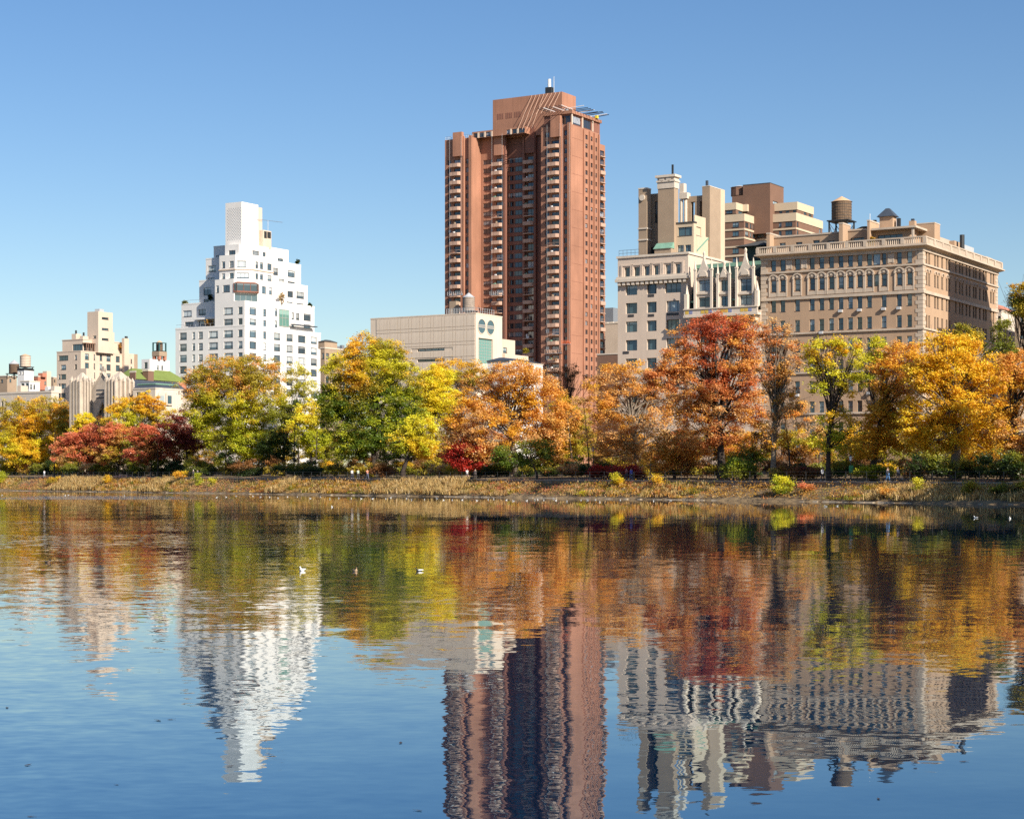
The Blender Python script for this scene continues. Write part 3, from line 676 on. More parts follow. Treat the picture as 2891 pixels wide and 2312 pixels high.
    # perforated shaft
    ys = 5.0; xs1 = B.wx(ZB,665,ys); xs0 = B.wx(ZB,522,ys); yse = B.sy(ZB,812,xs1); zs1 = B.wz(ZB,665,62,ys)
    B.block(xs0, xs1, ys, yse, zc, zs1, 'white', roof='white')
    B.box('shaft_return', xs0+.4, xs1-.25, yse+.003, B.sy(ZB,853,xs1), zc, zs1-.6, 'cream')
    h = MB(); hs = MB()
    for j in range(22):
        zz = zc+1.7+(zs1-zc-3.2)*j/22
        for i in range(6):
            x = xs0+(xs1-xs0)*(.14+.145*i+(.07 if j%2 else 0)); 
            if x < xs1-.3: h.box(x-.13,x+.13,ys-.012,ys-.004,zz,zz+.2)
            y = ys+(yse-ys)*(.14+.145*i+(.07 if j%2 else 0))
            if y < yse-.3: hs.box(xs1+.004,xs1+.012,y-.13,y+.13,zz,zz+.2)
    o = B.part('vent_holes', h, 'galv'); o['kind'] = 'stuff'; o = B.part('vent_holes', hs, 'frame_lite'); o['kind'] = 'stuff'
    # terraces stepping down on the north (left) side, set back from the front
    yL = 4.0
    for (q0,q1,yt,ycur,ro) in ((132,430,977,yL,((185,1025,1080,76),(316,1013,1065,64),(200,1125,1160,76),(318,1115,1155,64))),
                             (290,440,770,yL+2.5,((362,822,888,68),(355,925,960,50))),(348,480,576,yL+4,((402,628,682,70),(395,735,765,60))),(418,530,468,yL+5.5,((455,535,570,30),))):
        xa_, xb_ = B.wx(ZB,q0,ycur), B.wx(ZB,q1,ycur)+2
        w = []
        for (cx_,ya_,yb2,wp) in ro: a,b_ = B.wx(ZB,cx_-wp/2,ycur),B.wx(ZB,cx_+wp/2,ycur); w.append((a,b_,B.wz(ZB,cx_,yb2,ycur),B.wz(ZB,cx_,ya_,ycur),'two'))
        B.block(xa_, xb_, ycur, ycur+14, zb-.5, B.wz(ZB,q0,yt,ycur), 'white', w, (), roof='white', cope='white', cw=.05, ch=.4)
    B.box('balcony', B.wx(ZB,235,2.2), B.wx(ZB,425,2.2), 2.2, 3.99, B.wz(ZB,330,1103,2.2), B.wz(ZB,330,1085,2.2), 'white')
    # terraces stepping down on the right (east) side
    for (q1,yt,xx,ro) in ((1308,1000,-.6,((965,1040,34,62),(1118,1072,22,58),(1162,1078,30,58),(1246,1085,64,58),(965,1143,34,58),(1118,1158,22,30),(1246,1165,62,34))),
                          (1248,818,-2.6,((1096,880,50,52),(1184,890,68,56),(1090,967,56,36),(1182,980,66,36))),
                          (1190,632,-4.2,((965,680,46,62),(1105,700,64,56),(1020,775,48,56),(1105,788,64,36))),
                          (1080,503,-5.6,((1010,582,50,36),))):
        y0 = yc-4; ye = B.sy(ZB,q1,xx)
        s = []
        for (cx_,cy_,wp,hp) in ro: a,b_ = B.sy(ZB,cx_-wp/2,xx),B.sy(ZB,cx_+wp/2,xx); s.append((a,b_,B.sz(ZB,cx_,cy_+hp/2,xx),B.sz(ZB,cx_,cy_-hp/2,xx),'sides'))
        B.block(xx-9, xx, y0, ye, zb-.5, B.sz(ZB,q1,yt,xx), 'white', (), s, roof='white', cope='white', cw=.05, ch=.4)
    gx = -.45; y0, y1 = B.sy(ZB,998,gx), B.sy(ZB,1084,gx); za_, zb_ = B.sz(ZB,1040,1165,gx), B.sz(ZB,1040,1018,gx)
    g = B.box('conservatory', -.59, gx, y0, y1, za_, zb_, 'green_glass')
    b = MB()
    for i in range(4): y = y0+(y1-y0)*i/3; b.box(gx+.003,gx+.06,y-.05,y+.05,za_,zb_)
    for zz in (za_,(za_+zb_)/2,zb_): b.box(gx+.062,gx+.1,y0,y1,zz-.05,zz+.05)
    B.part('conservatory_frame', b, 'frame_lite', g)
    B.box('awning', 0, 1.6, B.sy(ZB,1095,0), B.sy(ZB,1300,0), zb+1.9, zb+2.15, 'slate')
    # roof plant and aerial
    xr = -4; B.box('roof_plant', xr-2, xr, B.sy(ZB,856,xr), B.sy(ZB,928,xr), zc, B.sz(ZB,890,318,xr), 'cream')
    B.box('louvre', xr+.004, xr+.1, B.sy(ZB,864,xr), B.sy(ZB,886,xr), B.sz(ZB,875,385,xr), B.sz(ZB,875,325,xr), 'steel'); B.box('louvre', xr+.004, xr+.1, B.sy(ZB,892,xr), B.sy(ZB,922,xr), B.sz(ZB,905,385,xr), B.sz(ZB,905,330,xr), 'steel')
    ym = B.sy(ZB,922,xr); zz = B.sz(ZB,922,318,xr); t = B.sz(ZB,922,225,xr)
    b = MB().bar((xr-1,ym,zz),(xr-1,ym,t),.09).bar((xr-1,ym-5,t-.3),(xr-1,ym+7,t+.2),.06); B.part('aerial', b, 'galv')
    # terrace railings
    rb = MB()
    for (x0_,x1_,y_,zz) in ((xL,B.wx(ZB,425),.3,zb+.5),(B.wx(ZB,135,yL),B.wx(ZB,290,yL),yL+.3,B.wz(ZB,132,977,yL)+.4)):
        n = 8
        rb.bar((x0_,y_,zz+.9),(x1_,y_,zz+.9),.04)
        for i in range(n+1): rb.bar((x0_+(x1_-x0_)*i/n,y_,zz),(x0_+(x1_-x0_)*i/n,y_,zz+.9),.035)
    B.part('terrace_rail', rb, 'galv')
    return B, zb
WH, WH_ZB = build_white()

# ---------------------------------------------------------------- museum annex with stone panels
def build_annex():
    B = Bld('museum_annex', 'beige stone-panelled block with two round windows below the brick tower', zx(ZC,1452), 455, 4.4)
    xL = B.wx(ZC,118); yE = B.sy(ZC,1787); zt = B.wz(ZC,1452,297)
    za, zb = B.wz(ZC,880,770), B.wz(ZC,880,735); zc, zd = B.wz(ZC,880,905), B.wz(ZC,880,868)
    xs, xe = B.wx(ZC,710), B.wx(ZC,1056)
    west = [(xs,xe,za,zb,'four'),(xs,xe,zc,zd,'four')]
    gy0, gy1, gz0, gz1 = B.sy(ZC,1487), B.sy(ZC,1668), B.sz(ZC,1580,930), B.sz(ZC,1580,612)
    B.block(xL, 0, 0, yE, 0, zt, 'annex', west, [(gy0,gy1,gz0,gz1,'grid','frame_lite','green_glass')], cope='annex', d=.5, cw=.06, ch=.3)
    # panels on the west front: wide squares and narrow strips, each its own slab
    cols = []; x = -.25; L = -xL
    big, small, g = 2.3, .75, .11
    while x-big > xL: cols.append((x-big,x)); x -= big+g; cols.append((x-small,x)) if x-small > xL else None; x -= small+g
    rws = []; z = zt-.12; bh, sh = 2.75, .72
    while z > 4: rws.append((z-bh,z)); z -= bh+g; rws.append((z-sh,z)); z -= sh+g
    cache = {}
    for (a,b_) in cols:
        for (p,q) in rws:
            seg = [(p,q)]
            for o in west:
                if a < o[1]+.05 and b_ > o[0]-.05: seg = [w for (l,h) in seg for w in ([(l,h)] if l > o[3] or h < o[2] else [(l,o[2]-.08),(o[3]+.08,h)]) if w[1]-w[0] > .25]
            for l,h in seg:
                k = (round(b_-a,2),round(h-l,2))
                if k not in cache: cache[k] = MB().box(0,k[0],-.10,-.004,0,k[1]).mesh('panel', M['annex'])
                link('panel', cache[k], B.root, (a,0,l))
    # round windows on the south end
    for cx_, cy_ in ((1525,455),(1637,470)):
        y, z = B.S(zx(ZC,cx_),zy(ZC,cy_)); r = 1.75
        b = MB(); n = 28
        ring = [(math.cos(2*math.pi*i/n),math.sin(2*math.pi*i/n)) for i in range(n)]
        vs = [(.12,y+c*r*1.12,z+s*r*1.12) for c,s in ring]+[(.12,y+c*r,z+s*r) for c,s in ring]+[(.003,y+c*r*1.12,z+s*r*1.12) for c,s in ring]+[(.003,y+c*r,z+s*r) for c,s in ring]
        fs = []
        for i in range(n): j = (i+1)%n; fs += [(i,j,n+j,n+i),(j,i,2*n+i,2*n+j),(n+i,n+j,3*n+j,3*n+i)]
        wdo = B.part('round_window', b.add(vs,fs), 'annex')
        link('pane', MB().add([(.02,y+c*r,z+s*r) for c,s in ring],[tuple(range(n))]).mesh('pane', M['glass']), wdo)
        link('mullion', MB().box(.03,.1,y-r*.97,y+r*.97,z-.35,z-.15).box(.03,.1,y-r*.97,y+r*.97,z+.2,z+.4).box(.03,.1,y-r*.95,y+r*.95,z-.05,z+.08).mesh('mullion', M['frame_lite']), wdo)
    # rooftop rail, plant box
    rb = MB()
    x0 = B.wx(ZC,1065)
    for hgt in (.5,1.3): rb.bar((x0,.6,zt+.3+hgt),(-.4,.6,zt+.3+hgt),.05).bar((-.4,.6,zt+.3+hgt),(-.4,B.sy(ZC,1700),zt+.3+hgt),.05)
    for i in range(19): x = x0+(-.4-x0)*i/18; rb.bar((x,.6,zt),(x,.6,zt+1.7),.05)
    for i in range(9): y = .6+(B.sy(ZC,1700)-.6)*i/8; rb.bar((-.4,y,zt),(-.4,y,zt+1.7),.05)
    B.part('roof_rail', rb, 'galv')
    yp = 6; B.block(B.wx(ZC,1117,yp), B.wx(ZC,1200,yp), yp, B.sy(ZC,1242,B.wx(ZC,1200,yp)), zt, B.wz(ZC,1200,135,yp), 'tanbrick')
    # terrace wing to the south
    xw = 0; y0 = yE+.02
    B.block(-9, -1.0, y0, B.sy(ZC,1950,-1), 0, B.sz(ZC,1800,618,-1), 'cream', (), [(B.sy(ZC,1790,-1)+.3,B.sy(ZC,1848,-1),B.sz(ZC,1820,790,-1),B.sz(ZC,1820,725,-1),'two')])
    B.block(-5, .8, y0, B.sy(ZC,2118,.8), 0, B.sz(ZC,1800,800,.8), 'cream')
    wt = water_tank('pale wooden water tank with zinc cone on the stone-panelled block', zx(ZC,1362), 463, B.zg+zt, 1.5, [zy(ZC,q) for q in (30,92,262)], 'palewood', 'zinc')
    return B, zt
AN, AN_Z = build_annex()
# ---------------------------------------------------------------- big buff brick palazzo on the right
def build_palazzo():
    B = Bld('apartment_building', 'buff brick apartment palazzo with arched windows, quoins and stone balustrade', zx(ZH,1346), 309, 4.2, gm='glass_r')
    xL = B.wx(ZH,55); yE = B.sy(ZH,1945)
    z = lambda y: B.wz(ZH,1240,y)
    zt = z(462)
    rows = [(z(573),z(482)),(z(745),z(650)),(z(914),z(819)),(z(1083),z(988))]
    P = (rows[1][0]-rows[3][0])/2
    rows += [(rows[3][0]-P*k, rows[3][1]-P*k) for k in range(1,8)]
    C13 = (152,226,343,461,537,615,691,767,842,919,1036,1158,1240)
    cw_ = 40
    topc = [(c,cw_) for c in C13 if c not in (919,1036)]+[(919,40),(1036,34),(976,58,'plain')]
    # top row: the three wide lights in one group
    w = B.cols_w(ZH,topc,[rows[0]],'sash')+B.cols_w(ZH,[(c,cw_) for c in C13],[rows[1]],'sash')+B.cols_w(ZH,[(978,50,'plain')],[(rows[1][0]+.1,rows[1][1])],'plain')
    w = [o for o in w]
    w += B.cols_w(ZH,[(c,cw_) for c in C13],rows[2:],'sash')
    sc_ = [1377,1398,1445,1467,1502,1538,1560,1612,1643,1664,1697,1722,1754,1772,1803,1834,1852,1892,1912]
    s = B.cols_s(ZH,[(c,13) for c in sc_],rows,'sash')
    B.block(xL, 0, 0, yE, 0, zt, 'buff', w, s, d=.3)
    # arches over the second row, each with its tympanum
    def arch(cx, cz, r, horiz, pos):
        n = 10; ring = [(math.cos(math.pi*i/n),math.sin(math.pi*i/n)) for i in range(n+1)]
        b = MB(); d = -.22
        vs = [(c*r*1.3,d,s_*r*1.3) for c,s_ in ring]+[(c*r*.98,d,s_*r*.98) for c,s_ in ring]+[(c*r*1.3,-.003,s_*r*1.3) for c,s_ in ring]+[(c*r*.98,-.003,s_*r*.98) for c,s_ in ring]
        m = n+1; fs = []
        for i in range(n): fs += [(i+1,i,m+i,m+i+1),(i,i+1,2*m+i+1,2*m+i),(m+i+1,m+i,3*m+i,3*m+i+1)]
        b.add(vs,fs); return b
    rA = .70; am = arch(0,0,rA,0,0).mesh('arch', M['trim_p'])
    tm = MB(); n = 10; tm.add([(math.cos(math.pi*i/n)*rA*.97,-.04,math.sin(math.pi*i/n)*rA*.97) for i in range(n+1)],[tuple(range(n+1))[::-1]]).box(-.2,.2,-.14,-.045,.12,.5)
    tym = tm.mesh('tympanum', M['trim_p'])
    zA = rows[1][1]+.12
    surr = MB().box(-.84,-.64,-.14,-.003,-3.0,0).box(.64,.84,-.14,-.003,-3.0,0).box(-.88,-.6,-.24,-.141,-.2,.0).box(.6,.88,-.24,-.141,-.2,0).box(-.64,.64,-.12,-.003,-3.0,-2.35).mesh('surround', M['trim_p'])
    for c in C13:
        x = B.wx(ZH,c); o = link('arch', am, B.root, (x,0,zA)); link('tympanum', tym, o); link('surround', surr, B.root, (x,0,zA))
    rs = .46; am2 = arch(0,0,rs,0,0).mesh('arch', M['trim_p'])
    for c in sc_: link('arch', am2, B.root, (0,B.sy(ZH,c),zA), R_(90))
    # plaques
    for c in (278,398,1092):
        x = B.wx(ZH,c); zz = (rows[0][0]+rows[0][1])/2; B.part('plaque', MB().box(x-.55,x-.3,-.1,-.003,zz-.8,zz+.8).box(x+.3,x+.55,-.1,-.003,zz-.8,zz+.8).box(x-.3,x+.3,-.07,-.003,zz-.7,zz+.7), 'trim_p')
    # string courses
    for yy, th in ((582,.28),(795,.5),(1093,.3),(1420,.3),(1755,.35)):
        zz = z(yy); B.part('string_course', MB().prism([(xL-.02,-.25),(.25,-.25),(.25,yE+.02),(.003,yE+.02),(.003,-.003),(xL-.02,-.003)],zz-th,zz), 'trim_p')
    # quoins
    q0 = MB().box(-1.25,.06,-.06,1.0,0,.62).mesh('quoin', M['trim_p']); q1 = MB().box(-.85,.06,-.06,1.5,0,.62).mesh('quoin', M['trim_p'])
    k = 0; zz = 8
    while zz < zt-1:
        link('quoin', q0 if k%2 else q1, B.root, (0,0,zz)); link('quoin', (q0 if k%2 else q1), B.root, (xL+(1.18 if k%2 else .78),-.004,zz)); 
        link('quoin', (q0 if k%2 else q1), B.root, (0,yE-(.98 if k%2 else 1.48),zz)); zz += .68; k += 1
    # entablature and balustrade
    ent = [(xL-.1,-.2),(.2,-.2),(.2,yE+.1),(-1,yE+.1),(-1,1),(xL-.1,1)]
    cor = [(xL-.9,-1.1),(1.1,-1.1),(1.1,yE+1),(-1,yE+1),(-1,1),(xL-.9,1)]
    B.part('frieze', MB().prism(ent,zt-.45,zt+.05), 'trim_p'); B.part('cornice', MB().prism(ent,zt+.053,zt+.38,cor).prism(cor,zt+.383,zt+.58), 'trim_p')
    zb = zt+.585; b0 = [(xL-.5,-.65),(.65,-.65)]
    rail = MB()
    for a0,a1 in ((0,.22),(1.12,1.34)):
        rail.box(xL-.6,.8,-.8,-.45,zb+a0,zb+a1).box(.45,.8,-.449,yE+.6,zb+a0,zb+a1)
    B.part('balustrade_rail', rail, 'trim_p')
    pil = MB(); n = 9
    for i in range(n+1):
        x = xL-.4+(.4-xL)*i/n+.6*(i==n); pil.box(x-.3,x+.3,-.83,-.42,zb+.221,zb+1.119)
    for i in range(1,11): y = -.4+(yE+.6)*i/10; pil.box(.42,.83,y-.4,y+.4,zb+.221,zb+1.119)
    B.part('balustrade_pier', pil, 'trim_p')
    bal = MB(); x = xL-.2
    while x < .5: bal.cyl(x,-.62,zb+.2,zb+1.13,.1,.1,6,False); x += .36
    y = 0
    while y < yE+.3: bal.cyl(.62,y,zb+.2,zb+1.13,.1,.1,6,False); y += .36
    o = B.part('balusters', bal, 'trim_p'); o['kind'] = 'stuff'
    # air conditioners under some windows
    acm = MB().box(-.35,.35,-.45,.1,0,.45).mesh('air_conditioner', M['zinc'])
    for c, r in ((691,2),(1036,2),(1158,2),(461,4),(1036,4),(615,5),(919,6),(226,3),(537,3),(842,2),(152,4),(767,5),(1240,5),(343,6)): link('air_conditioner', acm, B.root, (B.wx(ZH,c),0,rows[r][0]-.6))
    # penthouses behind the balustrade
    y0 = 4.5
    def W(q, y=y0): return B.wx(ZH,q,y)
    def Zt(x,yy,y=y0): return B.wz(ZH,x,yy,y)
    def win(c,w_,ya,yb,st='sides',y=y0): a,b_ = W(c-w_/2,y),W(c+w_/2,y); return (a,b_,Zt(c,yb,y),Zt(c,ya,y),st)
    B.block(W(100), W(690), y0, 14, zt, Zt(400,358), 'buff', [win(225,48,414,450),win(357,52,408,445),win(495,54,392,432),win(612,58,396,425)], cope='trim_p', ch=.3)
    B.block(W(690)+.01, W(905), y0+.6, 14, zt, Zt(800,318,y0+.6), 'tanbrick', [win(823,105,372,410,'sides',y0+.6)], cope='trim_p', ch=.3)
    B.part('hip_roof', MB().prism([(W(790),y0+1),(W(905),y0+1),(W(905),12),(W(790),12)],Zt(800,318,y0+.6)+.31,Zt(870,292,y0+2),[(W(850),5),(W(885),5),(W(885),9),(W(850),9)]), 'darkroof')
    B.block(W(925), W(1248), y0, 13, zt, Zt(1240,302), 'buff', [win(1085,200,348,398,'four')], [(y0+1.0,y0+2.6,zt+1.2,zt+3.6,'two')])
    B.part('roof_slab', MB().box(W(915),W(1258)+1.2,y0-1.5,13.4,Zt(1240,302)+.004,Zt(1240,286)), 'trim_p')
    B.box('post', W(1240)+.8, W(1240)+1.15, y0-1.3, y0-.9, zt+.5, Zt(1240,302), 'trim_p')
    for (qa,qb,qs,ytop) in ((97,122,208,345),(676,706,768,264),(902,921,998,242)):
        yw = 2.6; xa, xb = B.wx(ZH,qa,yw), B.wx(ZH,qb,yw); B.block(xa, xb, yw, B.sy(ZH,qs,xb), zt, B.wz(ZH,qa,ytop,yw), 'buff', cope='trim_p', ch=.25, cw=.06)
    yw = 8; xa, xb = B.wx(ZH,1000,yw), B.wx(ZH,1106,yw); zz = B.wz(ZH,1100,200,yw); ye = B.sy(ZH,1136,xb)
    B.block(xa, xb, yw, ye, zt, zz, 'buff', (), [(yw+.8,yw+1.5,zz-3,zz-1,'plain')])
    B.part('pyramid_roof', MB().prism([(xa-.4,yw-.4),(xb+.4,yw-.4),(xb+.4,ye+.4),(xa-.4,ye+.4)],zz+.004,zz+1.5,[((xa+xb)/2-.3,(yw+ye)/2-.3),((xa+xb)/2+.3,(yw+ye)/2-.3),((xa+xb)/2+.3,(yw+ye)/2+.3),((xa+xb)/2-.3,(yw+ye)/2+.3)]), 'slate')
    yw = 9; xa, xb = B.wx(ZH,1284,yw), B.wx(ZH,1440,yw); zz = B.wz(ZH,1430,258,yw); B.block(xa, xb, yw, yw+3, zt, zz, 'buff', cope='trim_p', ch=.2, cw=.05)
    for (q,y_,w_,yt,m) in ((1266,6.5,.5,240,'buff'),(1155,9,.28,218,'steel'),(963,9,.25,232,'steel')):
        x = B.wx(ZH,q,y_); B.box('chimney', x-w_,x+w_,y_-w_,y_+w_,zt,B.wz(ZH,q,yt,y_),m)
    x = B.wx(ZH,1266,6.5); B.box('chimney_pot', x-.25,x+.25,6.3,6.8,B.wz(ZH,1266,240,6.5)+.004,B.wz(ZH,1266,222,6.5),'slate')
    x = B.wx(ZH,924,8); B.part('flag_pole', MB().cyl(x,8,zt,B.wz(ZH,924,180,8),.07,.05,6), 'paint_white')
    # rear roof structures along the side street
    for (qa,qb,ya,xx,m) in ((1445,1600,352,-6,'trim_p'),(1600,1672,395,-5,'buff'),(1672,1755,425,-5,'zinc'),(1850,1905,520,-4,'trim_p')):
        y_a, y_b = B.sy(ZH,qa,xx), B.sy(ZH,qb,xx); B.block(xx-4, xx, y_a, y_b, zt, B.sz(ZH,qa,ya,xx), m, (), [(y_a+.6,y_a+1.6,zt+1.8,zt+3.2,'two')])
    y = B.sy(ZH,1661,-4); B.part('flue', MB().cyl(-4,y,zt,B.sz(ZH,1661,350,-4),.45,.45,10), 'steel')
    wt_p = 2130+697/2.833
    water_tank('brown wooden water tank on a steel stand above the buff palazzo roof', wt_p, 336, B.zg+Zt(400,358)-1.2, 1.8, [zy(ZH,q) for q in (42,88,238)])
    return B, zt
PA, PA_Z = build_palazzo()

# ---------------------------------------------------------------- limestone house with tall chimneys
def build_lime():
    B = Bld('apartment_building', 'pale limestone apartment house with tall brick chimney stacks on its roof', zx(ZG,1045), 331.2, 4.2)
    xL = B.wx(ZG,113); zt = B.wz(ZG,1035,82); z = lambda x,y: B.wz(ZG,x,y)
    ops = []
    for c,wd in ((235,66),(362,68),(494,62),(622,60),(776,62),(908,62)):
        a,b_ = B.wx(ZG,c-wd/2),B.wx(ZG,c+wd/2); ops.append((a,b_,z(c,385-.06*(c-235)),z(c,262-.075*(c-235)),'plain'))
    rr = [(470,610),(715,857),(962,1102),(1208,1348),(1455,1595),(1700,1840),(1950,2090)]
    for i,(a_,b_) in enumerate(rr):
        for c,wd,st in ((294,150,'side'),(562,128,'sides'),(843,212 if i == 0 else 172,'three' if i in (0,2) else 'sides')):
            x0,x1 = B.wx(ZG,c-wd/2),B.wx(ZG,c+wd/2); ops.append((x0,x1,z(562,b_),z(562,a_),st))
    yE = 26
    B.block(xL, 0, 0, yE, 0, zt, 'lime', ops, (), d=.45, cope='trim', ch=.4, cw=.2)
    # raised panels round the attic windows
    for o in ops[:6]: B.part('surround', MB().box(o[0]-.75,o[0]-.35,-.12,-.003,o[2]-.2,o[3]+.5).box(o[1]+.35,o[1]+.75,-.12,-.003,o[2]-.2,o[3]+.5).box(o[0]-.349,o[1]+.349,-.12,-.003,o[3]+.25,o[3]+.5), 'lime')
    zc = z(600,432); B.part('cornice', MB().box(xL-.25,.25,-.7,-.003,zc,zc+.55).box(xL-.15,.15,-.4,-.004,zc+.553,zc+.95), 'trim')
    dm = MB().box(-.28,.28,-.55,-.003,-.6,0).mesh('bracket', M['trim'])
    for i in range(15): link('bracket', dm, B.root, (xL+.5+(-xL-1)*i/14,0,zc-.004))
    vt = MB().box(-.6,.6,-.05,-.003,0,.45).mesh('vent', M['frame_dark'])
    for c,y in ((555,648),(555,910),(288,915),(800,895),(880,893),(222,1402)): link('vent', vt, B.root, (B.wx(ZG,c),0,z(c,y)))
    rl = MB(); x1 = B.wx(ZF,385)
    for hgt in (.55,1.1): rl.bar((xL+.1,.3,zt+.4+hgt),(x1,.3,zt+.4+hgt),.03)
    for i in range(6): x = xL+.1+(x1-xL-.1)*i/5; rl.bar((x,.3,zt+.4),(x,.3,zt+1.5),.035)
    B.part('roof_rail', rl, 'steel')
    # roof structures, measured in zoom F
    def blk(q0,q1,qs,yt,yw,mat,west=(),south=(),zb=zt,cope=None,**k):
        xa, xb = B.wx(ZF,q0,yw), B.wx(ZF,q1,yw); ye = B.sy(ZF,qs,xb); top = B.wz(ZF,q1,yt,yw)
        ws = [(B.wx(ZF,c-w_/2,yw),B.wx(ZF,c+w_/2,yw),B.wz(ZF,c,y1,yw),B.wz(ZF,c,y0,yw),st) for c,w_,y0,y1,st in west]
        ss = [(B.sy(ZF,c-w_/2,xb),B.sy(ZF,c+w_/2,xb),B.sz(ZF,c,y1,xb),B.sz(ZF,c,y0,xb),st) for c,w_,y0,y1,st in south]
        B.block(xa, xb, yw, ye, zb, top, mat, ws, ss, cope=cope, **k); return xa, xb, yw, ye, top
    a = blk(387,497,552,345,3,'tanbrick',[(457,78,1130,1235,'cross')],cope='trim',ch=.25,cw=.05)
    for yy in (862,1012): zz = B.wz(ZF,440,yy,3); B.part('string_course', MB().prism([(a[0]-.1,2.85),(a[1]+.15,2.85),(a[1]+.15,a[3]),(a[0]-.1,a[3])],zz-.25,zz), 'trim')
    x, zz = B.wx(ZF,440,3), B.wz(ZF,440,465,3)
    o = B.part('roundel', MB().yprism([(x+.55*math.cos(t*math.pi/8),zz+.55*math.sin(t*math.pi/8)) for t in range(16)],2.75,2.997), 'trim')
    blk(500,648,700,405,5.5,'tanbrick',[(570,138,880,1000,'two'),(556,80,1115,1230,'cross'),(528,50,515,790,'plain'),(622,36,515,790,'plain')])
    c = blk(645,858,915,330,2.2,'tanbrick',[])
    # stone head of the great chimney
    xa,xb,yw,ye,top = c; zc1, zc2, zc3 = B.wz(ZF,800,250,yw), B.wz(ZF,800,190,yw), B.wz(ZF,800,158,yw)
    B.part('chimney_head', MB().box(xa-.1,xb+.1,yw-.1,ye+.1,top+.004,zc1).box(xa-.25,xb+.25,yw-.25,ye+.25,zc1+.003,zc1+.3).box(xa-.08,xb+.08,yw-.08,ye+.08,zc1+.303,zc2).box(xa-.4,xb+.4,yw-.4,ye+.4,zc2+.003,zc3), 'trim')
    for q in (700,790): x = B.wx(ZF,q,yw); zz = (zc1+.3+zc2)/2; B.part('roundel', MB().yprism([(x+.5*math.cos(t*math.pi/8),zz+.5*math.sin(t*math.pi/8)) for t in range(16)],yw-.25,yw-.085), 'trim')
    B.box('flue', xb-.8,xb-.5,yw+.6,yw+.9,zc3,zc3+1.9,'steel')
    B.part('copper_hood', MB().prism([(xa-.3,yw-1.4),(xb+.1,yw-1.4),(xb+.1,yw-.003),(xa-.3,yw-.003)],B.wz(ZF,750,1130,.8),B.wz(ZF,750,1062,2.2),[(xa-.1,yw-.3),(xb,yw-.3),(xb,yw-.004),(xa-.1,yw-.004)]), 'copper')
    B.box('bay', xa-.1, xb, yw-1.2, yw-.004, zt, B.wz(ZF,750,1130,.8)-.004, 'tanbrick')
    # second chimney with columns behind
    d = blk(930,985,1022,270,9,'trim',[],zb=B.wz(ZF,950,400,9))
    for q in (945,1000): x = B.wx(ZF,q,9); B.part('column', MB().cyl(x,9.3,zt,d[4]-3,.35,.32,10), 'trim')
    B.box('capital', d[0],d[1]+.8,8.8,d[3],B.wz(ZF,950,480,9),B.wz(ZF,950,400,9)-.004,'trim')
    # beam and posts with the sky between them
    y5 = 9.5; xa5, xb5 = B.wx(ZF,1025,y5), B.wx(ZF,1232,y5)
    B.box('beam', xa5, xb5, y5, y5+1.2, B.wz(ZF,1130,515,y5), B.wz(ZF,1130,440,y5), 'tanbrick')
    for q0,q1 in ((1028,1080),(1132,1196)): B.box('post', B.wx(ZF,q0,y5), B.wx(ZF,q1,y5), y5+.02, y5+1.18, zt, B.wz(ZF,1130,515,y5)-.004, 'tanbrick')
    # right-hand stack
    e = blk(1230,1331,1474,312,9,'tanbrick',[],cope='trim',ch=.15,cw=.05)
    B.block(e[0]+.2, e[1]-.15, e[3]+.01, B.sy(ZF,1530,e[1]-.15), zt, B.sz(ZF,1500,352,e[1]-.15), 'beige')
    x = B.wx(ZF,1288,10); B.box('flue', x-.2,x+.2,10,10.4,e[4],e[4]+1.3,'slate')
    # penthouse rooms
    blk(880,1118,1150,792,3.0,'beige',[(1003,184,850,965,'two'),(945,82,1090,1200,'cross'),(1044,76,1085,1200,'cross')],cope='darkroof',ch=.25)
    blk(1119,1131,1276,690,3.4,'beige',[],[(1185,62,850,965,'plain')])
    xg = -.2; ga, gb_ = B.sy(ZF,1165,xg), B.sy(ZF,1322,xg); B.part('copper_roof', MB().add([(x,y,zz-e) for e in (0,.35) for (x,y,zz) in ((xg-2,ga,B.sz(ZF,1165,1150,xg)),(xg,ga,B.sz(ZF,1165,1150,xg)),(xg,gb_,B.sz(ZF,1322,980,xg)),(xg-2,gb_,B.sz(ZF,1322,980,xg)))],[(0,1,2,3),(5,4,7,6),(1,0,4,5),(2,1,5,6),(3,2,6,7),(0,3,7,4)]), 'copper')
    B.block(-3, -.3, 4.2, B.sy(ZF,1530,-.3), zt, B.sz(ZF,1500,1040,-.3), 'beige')
    return B
LI = build_lime()

